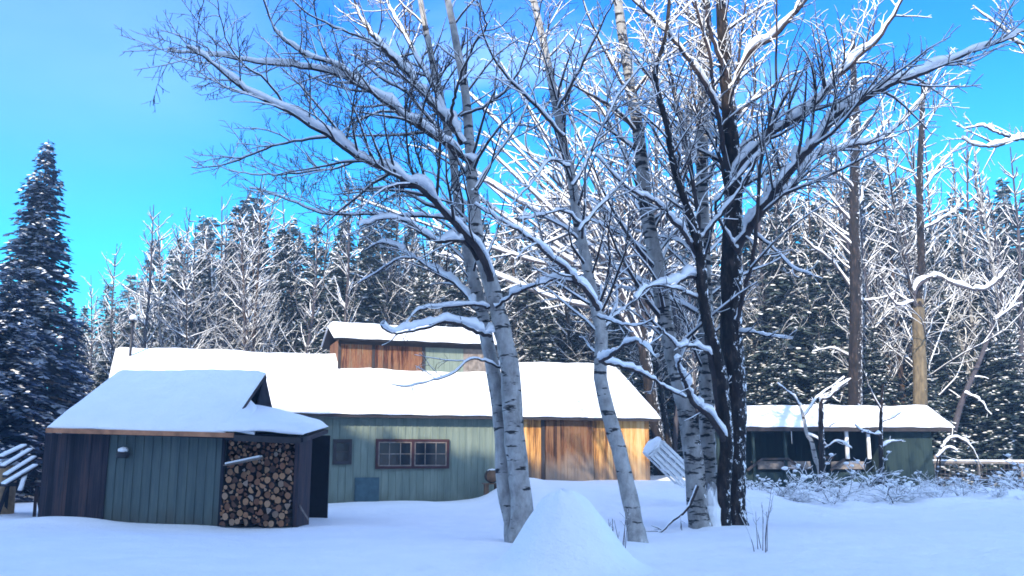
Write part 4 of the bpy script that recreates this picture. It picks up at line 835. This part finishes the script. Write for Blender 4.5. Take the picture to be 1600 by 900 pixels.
# big spruces at the left edge
s1 = conifer(13, 2.9, 51, NEED2, .33, 1.45, .28)
b0 = W(22, 760, 36); place(s1, b0[0], b0[1], W(22, 216, 36)[2], 13, .3, 'tall blue-green spruce at the left edge, its pointed top clear against the sky', 'spruces at the left edge', 'spruce tree')
c = copy_tree(s1); b0 = W(85, 760, 40); place(c, b0[0], b0[1], W(85, 470, 40)[2], 13, 2.1, 'lower blue-green spruce between the tall spruce and the woodshed roof', 'spruces at the left edge', 'spruce tree', 1.35)
c = copy_tree(s1); b0 = W(-15, 760, 31); place(c, b0[0], b0[1], W(-20, 400, 31)[2], 13, 4.1, 'snowy blue-green spruce cut by the left edge, in front of the tall one', 'spruces at the left edge', 'spruce tree', 1.2)
# forest prototypes
cp = [conifer(14, 2.5, 60+k, NEED, .42, 1.15, sf) for k, sf in enumerate((.5, .75, .35))]
def bare_proto(seed, H=15, spread=.7, up=.55, n=26, snow=.022, tw=1.0, slim=1.0):
    root = empty('bare_tree'); wd = Woody(seed); r = wd.r; wd.maxsnow = 1
    for q in range(r.randint(1, 3)):
        top = np.array([r.normal()*.8+q*.7, r.normal()*.8, H*(1-.12*q)]); P = catmull([np.array([q*.25, 0, -.3]), top*.35+r.normal(size=3)*.15, top*.7+r.normal(size=3)*.25, top], 18)
        wd.add(P, np.linspace(.14, .02, 18)*slim, 'trunk', 8, 0)
        T0 = .28
        for i in range(n):
            t = T0+(1-T0)*(i+r.rand())/n*.97; p = P[int(t*17)]; a = r.rand()*6.28; L_ = H*.26*(1.15-t)*(.6+.7*r.rand())*spread/.7
            d = np.array([math.cos(a), math.sin(a), up+.7*r.rand()]); d /= np.linalg.norm(d); pts = [p]
            for j in range(6): d = d+r.normal(size=3)*.13; d[2] += .07; d /= np.linalg.norm(d); pts.append(pts[-1]+d*L_/6)
            pts = np.array(pts); wd.add(pts, np.linspace(.034, .012, 7), 'crown', 4, snow*.9); wd.grow(pts, .034, .012, 1, 2, 2.6, .34, 'crown', snow, .25, .15, .7, tw, .75)
    return root, wd
bp = []
for k in range(7):
    root, wd = bare_proto(80+k, 15, (.6, .8, .45, .7, .95, .55, .75)[k], (.55, .3, .9, .6, .35, 1.1, .5)[k], n=(44, 48, 40, 46, 50, 54, 44)[k]); wd.mesh('trunk', (GREYT, BROWN, BIRCHD, GREYT, DARK, GREYT, DARK)[k], root, 'trunk'); wd.mesh('crown', GREYT, root, 'crown'); wd.mesh('snow', SNOW, root, '*', True); bp.append(root)
used = {}
def forest(kind, idx, px, top, Y, rz, wide=1.0):
    src = (cp if kind == 'c' else bp)[idx]; b0 = W(px, 760, Y); h = W(px, top, Y)[2]; key = (kind, idx)
    o = src if key not in used else copy_tree(src); used[key] = 1
    zone = 'behind the woodshed' if px < 420 else 'left of and behind the cupola' if px < 760 else 'behind the barn end' if px < 1060 else 'behind the open shed' if px < 1450 else 'above the wire fence'
    tall = 0 if top < top_at(px)+15 else 1
    if kind == 'c': lb_, gr, ct_ = ('tall', 'short')[tall]+' dark snow-dusted spruce in the wood '+zone, ('tall', 'short')[tall]+' spruces '+zone, 'spruce tree'
    else: lb_, gr, ct_ = ('tall', 'short')[tall]+' thin bare snow-lined tree '+zone, ('tall', 'short')[tall]+' bare trees '+zone, 'bare tree'
    place(o, b0[0], b0[1], h, 14 if kind == 'c' else 15, rz, lb_, gr, ct_, wide)
prof = [(110, 475), (160, 415), (200, 370), (250, 340), (300, 350), (340, 285), (385, 300), (430, 340), (470, 345), (520, 310), (560, 315), (620, 350), (700, 345), (800, 330), (900, 320), (1000, 300), (1100, 300), (1180, 320), (1250, 270), (1320, 300), (1400, 245), (1480, 280), (1560, 300), (1620, 280)]
def top_at(px): return float(np.interp(px, [p[0] for p in prof], [p[1] for p in prof]))
rr = random.Random(99)
for i in range(52):          # conifers, two ranks
    px = 118+i*29.5+rr.uniform(-10, 10); Y = rr.uniform(50, 57) if i % 2 else rr.uniform(45, 50)
    forest('c', rr.randrange(3), px, top_at(px)+(30 if px < 420 else 5)+rr.uniform(-10, 70), Y, rr.uniform(0, 6), rr.uniform(1.0, 1.3))
for i in range(44):
    px = 100+i*36+rr.uniform(-12, 12)
    forest('c', rr.randrange(3), px, top_at(px)+15+rr.uniform(-5, 55), rr.uniform(60, 68), rr.uniform(0, 6), 1.45)
for i in range(84):
    px = 118+i*18.2+rr.uniform(-9, 9); Y = rr.uniform(42.5, 54)
    if px > 1080 and i % 5 in (1, 3): continue
    forest('b', rr.randrange(7), px, top_at(px)-rr.uniform(-50, 35)-(60 if px > 1100 else 0), Y, rr.uniform(0, 6), rr.uniform(.8, 1.2))
for px, tp, Y in ((340, 300, 46), (232, 320, 47), (395, 330, 46), (300, 360, 45), (1480, 190, 47), (1390, 160, 46), (1550, 210, 46), (1270, 200, 47), (1210, 180, 46), (1600, 230, 44)):
    forest('b', rr.randrange(5), px, tp, Y, rr.uniform(0, 6), .9)
# low snowy young spruces right behind the roofs
for i, px in enumerate((690, 760, 840, 900, 960, 1180, 1230, 1300, 1370, 1450, 1510, 1560, 1600, 160, 260)):
    forest('c', 1, px+rr.uniform(-10, 10), 500+rr.uniform(-30, 40), rr.uniform(41, 44), rr.uniform(0, 6), 1.5)
# spruce row added out of view behind the camera to shade the yard
for i in range(66):
    x = -37+(i//2)*1.34+(i % 2)*.6+rr.uniform(-.2, .2); y = -10-(i % 2)*2.6+rr.uniform(-.4, .4)
    o = copy_tree(cp[i % 3]); h = 29.2-(y+10)*.60+rr.uniform(-.3, .3); place(o, x, y, h, 14, rr.uniform(0, 6), 'tall unseen spruce added behind the viewer to shade the yard', 'unseen spruces added behind the viewer for shade', 'spruce tree', 1.3)
# ------------------------------------------------------------------ shrubs, weeds
def shrub(seed, n=11, h=1.1, blobs=16, snow=.035):
    root = empty('snowy_shrub'); wd = Woody(seed); r = wd.r; g = MB()
    for i in range(n):
        a = r.rand()*6.28; L_ = h*(.6+.6*r.rand()); d = np.array([math.cos(a)*.6, math.sin(a)*.6, 1.0]); d /= np.linalg.norm(d); pts = [np.array([r.normal()*.12, r.normal()*.12, -.1])]
        for j in range(6): d = d+r.normal(size=3)*.18+np.array([0, 0, -.10]); d /= np.linalg.norm(d); pts.append(pts[-1]+d*L_/6)
        pts = np.array(pts); wd.add(pts, np.linspace(.012, .005, 7), 'stems', 4, snow*1.5); wd.grow(pts, .012, .005, 1, 2, 4.0, .38, 'stems', snow, .1, .3, .9)
        for q in range(max(1, blobs//n)): p = pts[3+r.randint(4)]; s_ = .03+.05*r.rand(); g.blob(tuple(p+r.normal(size=3)*.03+np.array([0, 0, .03])), s_*1.3, s_*1.2, s_*.65, seed*100+i*5+q, 7, 4)
    wd.mesh('stems', TWIG, root, 'stems'); wd.mesh('snow', SNOW, root, '*', True)
    if blobs: g.build('snow', SNOW, root, True)
    return root
sh = [shrub(200+k, (11, 14, 9)[k], (1.0, .8, 1.35)[k], (24, 30, 18)[k]) for k in range(3)]
first = set(); cnt = 0
for i in range(32):
    px = 1165+i*14.2+rr.uniform(-9, 9); Y = rr.uniform(28, 33) if i % 3 else rr.uniform(27, 29); k = rr.randrange(3)
    o = sh[k] if k not in first else copy_tree(sh[k]); first.add(k); x = W(px, 760, Y)[0]; o.location = (x, Y, gz(x, Y)-.05); s_ = rr.uniform(.35, 1.15); o.scale = (s_*1.2, s_*1.2, s_*(1.15 if Y > 28 else .65)); o.rotation_euler = (0, 0, rr.uniform(0, 6))
    tag(o, 'low snow-clotted shrub in the thicket before the open shed and fence', 'shrub', 'shrubs before the open shed and fence')
dc = W(1113, 838, 19.5); g = MB(); g.blob((0, 0, 0), .26, .30, .95, 77, 16, 12); o = g.build('snow_drift', SNOW, None, True); o.location = (dc[0], dc[1], 0); tag(o, 'narrow wedge of drifted snow between the feet of the clustered trunks', 'snow drift')
def weed(px, py, Y, h, n, seed, label):
    root = empty('dry_weed', (*W(px, py, Y)[:2], 0), 0, label, 'weed'); root.location.z = gz(root.location.x, Y)-.05; wd = Woody(seed); r = wd.r
    for i in range(n):
        a = r.rand()*6.28; L_ = h*(.6+.45*r.rand()); d = np.array([math.cos(a)*.16, math.sin(a)*.16, 1.0]); pts = [np.array([r.normal()*.09, r.normal()*.09, 0])]
        for j in range(5): d = d+r.normal(size=3)*.06; d /= np.linalg.norm(d); pts.append(pts[-1]+d*L_/5)
        pts = np.array(pts); wd.add(pts, np.linspace(.008, .003, 6), 'stems', 4, .006); wd.grow(pts, .007, .003, 1, 2, 2.5, .25, 'stems', .008, .25, .45, .7, .8)
    wd.mesh('stems', flat('dry_stem', (.13, .11, .12)), root, 'stems'); wd.mesh('snow', SNOW, root, '*', True)
weed(1192, 870, 15.8, 1.15, 7, 301, 'clump of dry upright stems poking from the snow right of the dark maple')
weed(962, 850, 15.4, .9, 8, 302, 'dry leafless weed between the snow pile and the leaning birch')
# arched snowy sapling by the fence
for k, (pts, Y) in enumerate([([(1468, 730), (1472, 700), (1488, 684), (1505, 688), (1520, 702), (1530, 720)], 32.4), ([(1462, 745), (1466, 715), (1480, 700), (1496, 705)], 32.2)]):
    tree_from('arched_sapling', ('larger' if k == 0 else 'smaller')+' snow-bent arched sapling at the start of the fence', 'sapling', (*W(pts[0][0], 760, Y)[:2], 0), [(pts, Y, .2, .03, .012)], [(pts[1:], Y-.02, .2, .028, .012, {'snow': .12})], DARK, TWIG, 320+k, dens=3, lenf=.3, maxl=2, snow=.05)
print('objects', len(bpy.data.objects), 'polys', sum(len(m.polygons) for m in bpy.data.meshes))

g = MB(); g.box(-60, 60, -22, 85, -2.5, 33); o = g.build('haze', None)
hm = bpy.data.materials.new('haze'); hm.use_nodes = True; hm.node_tree.nodes.clear(); ho = hm.node_tree.nodes.new('ShaderNodeOutputMaterial'); hv = hm.node_tree.nodes.new('ShaderNodeVolumePrincipled')
hv.inputs['Density'].default_value = .0019; hv.inputs['Color'].default_value = (.45, .70, 1, 1); hm.node_tree.links.new(hv.outputs[0], ho.inputs['Volume']); o.data.materials.clear(); o.data.materials.append(hm); tag(o, kind='stuff')
